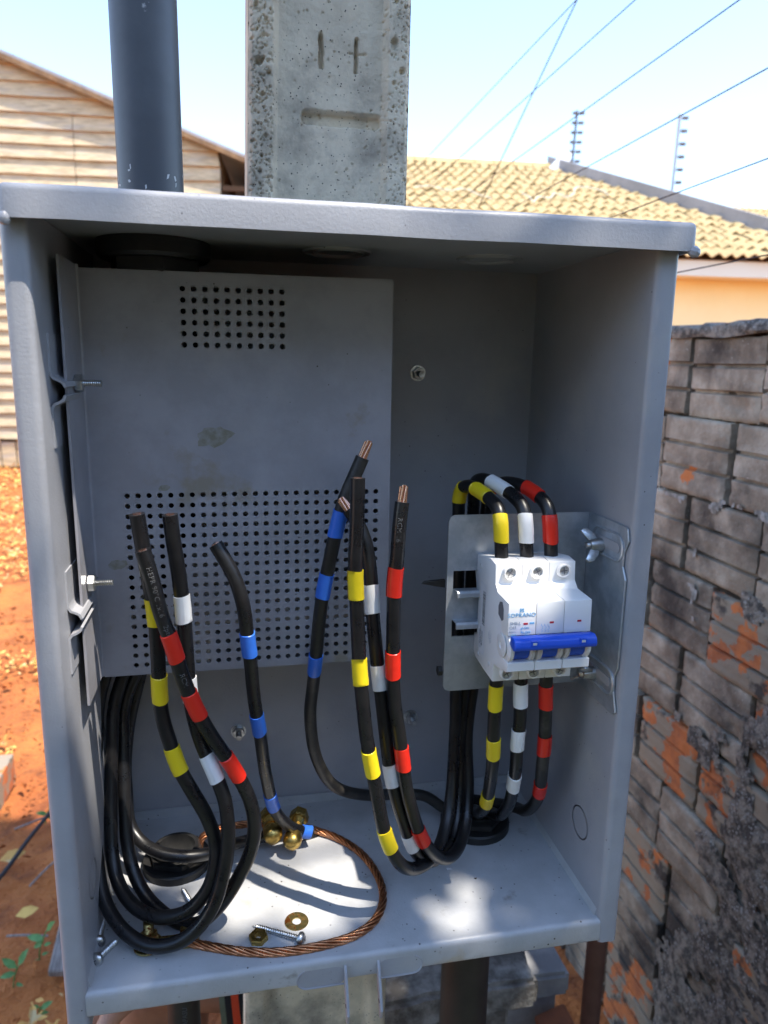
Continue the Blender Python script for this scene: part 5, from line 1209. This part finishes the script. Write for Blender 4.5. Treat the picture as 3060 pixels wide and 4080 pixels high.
# ------------------------------------------------------------------ unseen tree added to shade the box, crown gapped where sun should land
def shade_tree():
    t = thing('shade_tree', (2.5, -.6, GZ), 'unseen leafy tree added right of the box to dapple it with shade', 'tree'); rnd = random.Random(11)
    obj('trunk', MB().tube(spline([(2.5, -.6, GZ - .1), (2.46, -.58, .3), (2.36, -.55, 1.3), (2.2, -.5, 2.1), (1.9, -.45, 2.9)], .15), lambda i: .13 - .0035 * i, 12), 'bark', t, smooth=True)
    B1 = SUNV.cross(Vector((0, 0, 1))).normalized(); B2 = B1.cross(SUNV)
    def st(p): p = Vector(p); return p.dot(B1), p.dot(B2)
    gaps = [(*st(p), r) for p, r in GAPS]
    for e in ((.75, -.55, 2.1), (1.0, -.8, 2.4), (1.2, -1.0, 3.0), (1.9, -.2, 3.1), (.9, -.8, 2.8), (1.5, .5, 3.0), (.6, .3, 2.9)):
        obj('limb', MB().tube(spline([(2.2, -.5, 2.1), ((2.2 + e[0]) / 2 + .1, (-.5 + e[1]) / 2, 2.7), e], .12), lambda i: max(.006, .05 - .004 * i), 8), 'bark', t, smooth=True)
    ctr = Vector((.17, .0, .2)) + SUNV * 2.1; mb = MB()
    def leaf(p, L):
        d = Vector((rnd.uniform(-1, 1), rnd.uniform(-1, 1), rnd.uniform(-.6, .4)))
        leaf_shape(mb, p - d.normalized() * L * .5, d, Vector((rnd.uniform(-.5, .5), rnd.uniform(-.5, .5), 1)), L, L * .24, .1)
    def open_(p, pad):
        u, v = st(p)
        return any((u - gu) ** 2 + (v - gv) ** 2 < (r + pad) ** 2 for gu, gv, r in gaps)
    for i in range(4200):      # fine twigs between the sun and the box
        p = ctr + B1 * rnd.gauss(0, .34) + B2 * rnd.gauss(0, .34) + SUNV * rnd.uniform(-.25, .4)
        if not open_(p, .008): leaf(p, rnd.uniform(.05, .085))
    for i in range(NLEAF):     # the crown over the yard
        p = Vector((rnd.uniform(.0, 2.1), rnd.uniform(-.7, 1.1), 2.9 + rnd.uniform(-.35, .75)))
        g = p - SUNV * ((p.z - GZ) / SUNV.z); q = p - SUNV * ((p.z - .2) / SUNV.z)
        if not (-1.5 < g.x < 1.4 and g.y > -.9) or g.y > 1.75 + .5 * noise.noise(Vector((g.x * 1.5, g.y, 2))) or open_(p, .05): continue
        if noise.noise(p * 1.1) < -.42: continue
        leaf(p, rnd.uniform(.11, .19))
    obj('crown', mb, 'leaf_tree', t)
NLEAF = 3400
GAPS = [((.05, -.01, .446), .022), ((.10, -.01, .446), .024), ((.16, -.01, .446), .026), ((.22, -.01, .446), .024), ((.27, -.01, .446), .02),  # spots kept clear of leaves so that sun reaches them
        ((-.004, 0, .36), .032), ((-.004, 0, .32), .028), ((-.004, 0, .39), .016), ((0, .02, .20), .024), ((0, .035, .17), .022), ((0, .01, .25), .018), ((0, .04, .12), .02),
        ((.15, .085, 0), .054), ((.10, .08, 0), .046), ((.13, .05, 0), .03), ((.09, .045, 0), .024), ((.06, .10, 0), .038), ((.18, .10, 0), .036), ((.02, .115, 0), .026), ((.17, .065, 0), .028), ((.12, .06, 0), .018),
        ((.238, .030, 0), .016), ((.222, .018, 0), .012), ((.252, 0, -.006), .010), ((.02, .02, 0), .012),
        ((.262, -.006, .24), .015), ((.268, 0, .25), .016), ((.265, -.006, .222), .013), ((.262, .03, .27), .014), ((.28, .03, .27), .012)]
shade_tree()

# ------------------------------------------------------------------ unseen hedgerow added to block low sky and darken the box interior
def added_hedge():
    t = thing('added_hedge', (1.2, -3.1, GZ), 'unseen tall green hedgerow added across the yard to darken the box interior', 'added_hedge'); rnd = random.Random(21); mb = MB()
    for i in range(17000):
        x = rnd.uniform(-6.0, 6.0); z = GZ + 3.7 * rnd.random(); y = -3.1 + rnd.uniform(-.5, .45) + .25 * noise.noise(Vector((x, 0, z)))
        top = GZ + 3.25 + .4 * noise.noise(Vector((x * 1.2, 3, 0)))
        if z > top: continue
        d = Vector((rnd.uniform(-1, 1), rnd.uniform(-.6, .6), rnd.uniform(-1, .3))); L = rnd.uniform(.12, .2)
        leaf_shape(mb, Vector((x, y, z)), d, Vector((rnd.uniform(-.4, .4), 1, rnd.uniform(0, 1))), L, L * .25, .1)
    obj('foliage', mb, 'leaf_tree', t)
    for i in range(12):
        x = -5.5 + i; obj('stem', MB().tube(spline([(x, -3.1, GZ - .1), (x + .06, -3.05, GZ + 1.2), (x - .05, -3.12, GZ + 2.9)], .2), lambda i: .04 - .0018 * i, 8), 'bark', t, smooth=True)
added_hedge()

def added_lawn():  # unseen dark turf added so that less light bounces up into the box
    rnd = random.Random(8); mb = MB()
    for i in range(16000):
        x, y = rnd.uniform(-4, 3.2), rnd.uniform(-3.0, -.15); p = Vector((x, y, GZ - .012)); h = rnd.uniform(.03, .09); a = rnd.uniform(0, 6.3); s = Vector((math.cos(a), math.sin(a), 0)) * rnd.uniform(.006, .014); l_ = Vector((rnd.uniform(-1, 1), rnd.uniform(-1, 1), 0)) * h * .7
        mb.add([p - s, p + s, p + l_ * .5 + Vector((0, 0, h * .7)) + s * .7, p + l_ + Vector((0, 0, h))], [(0, 1, 2), (0, 2, 3)])
    o = obj('added_grass', mb, 'added_grass'); tag(o, 'unseen short dark turf added to cut the light bounced into the box', 'added_grass'); struct(o, 'stuff')
    vs = [(-4.2 + 7.6 * i / 20 + .1 * noise.noise(Vector((i, j, 0))), -3.2 + 3.1 * j / 8 + .12 * noise.noise(Vector((i, j, 5))), GZ + .022) for j in range(9) for i in range(21)]
    o = obj('added_lawn', MB().add(vs, [(j * 21 + i, j * 21 + i + 1, (j + 1) * 21 + i + 1, (j + 1) * 21 + i) for j in range(8) for i in range(20)]), 'added_grass'); struct(o)
added_lawn()
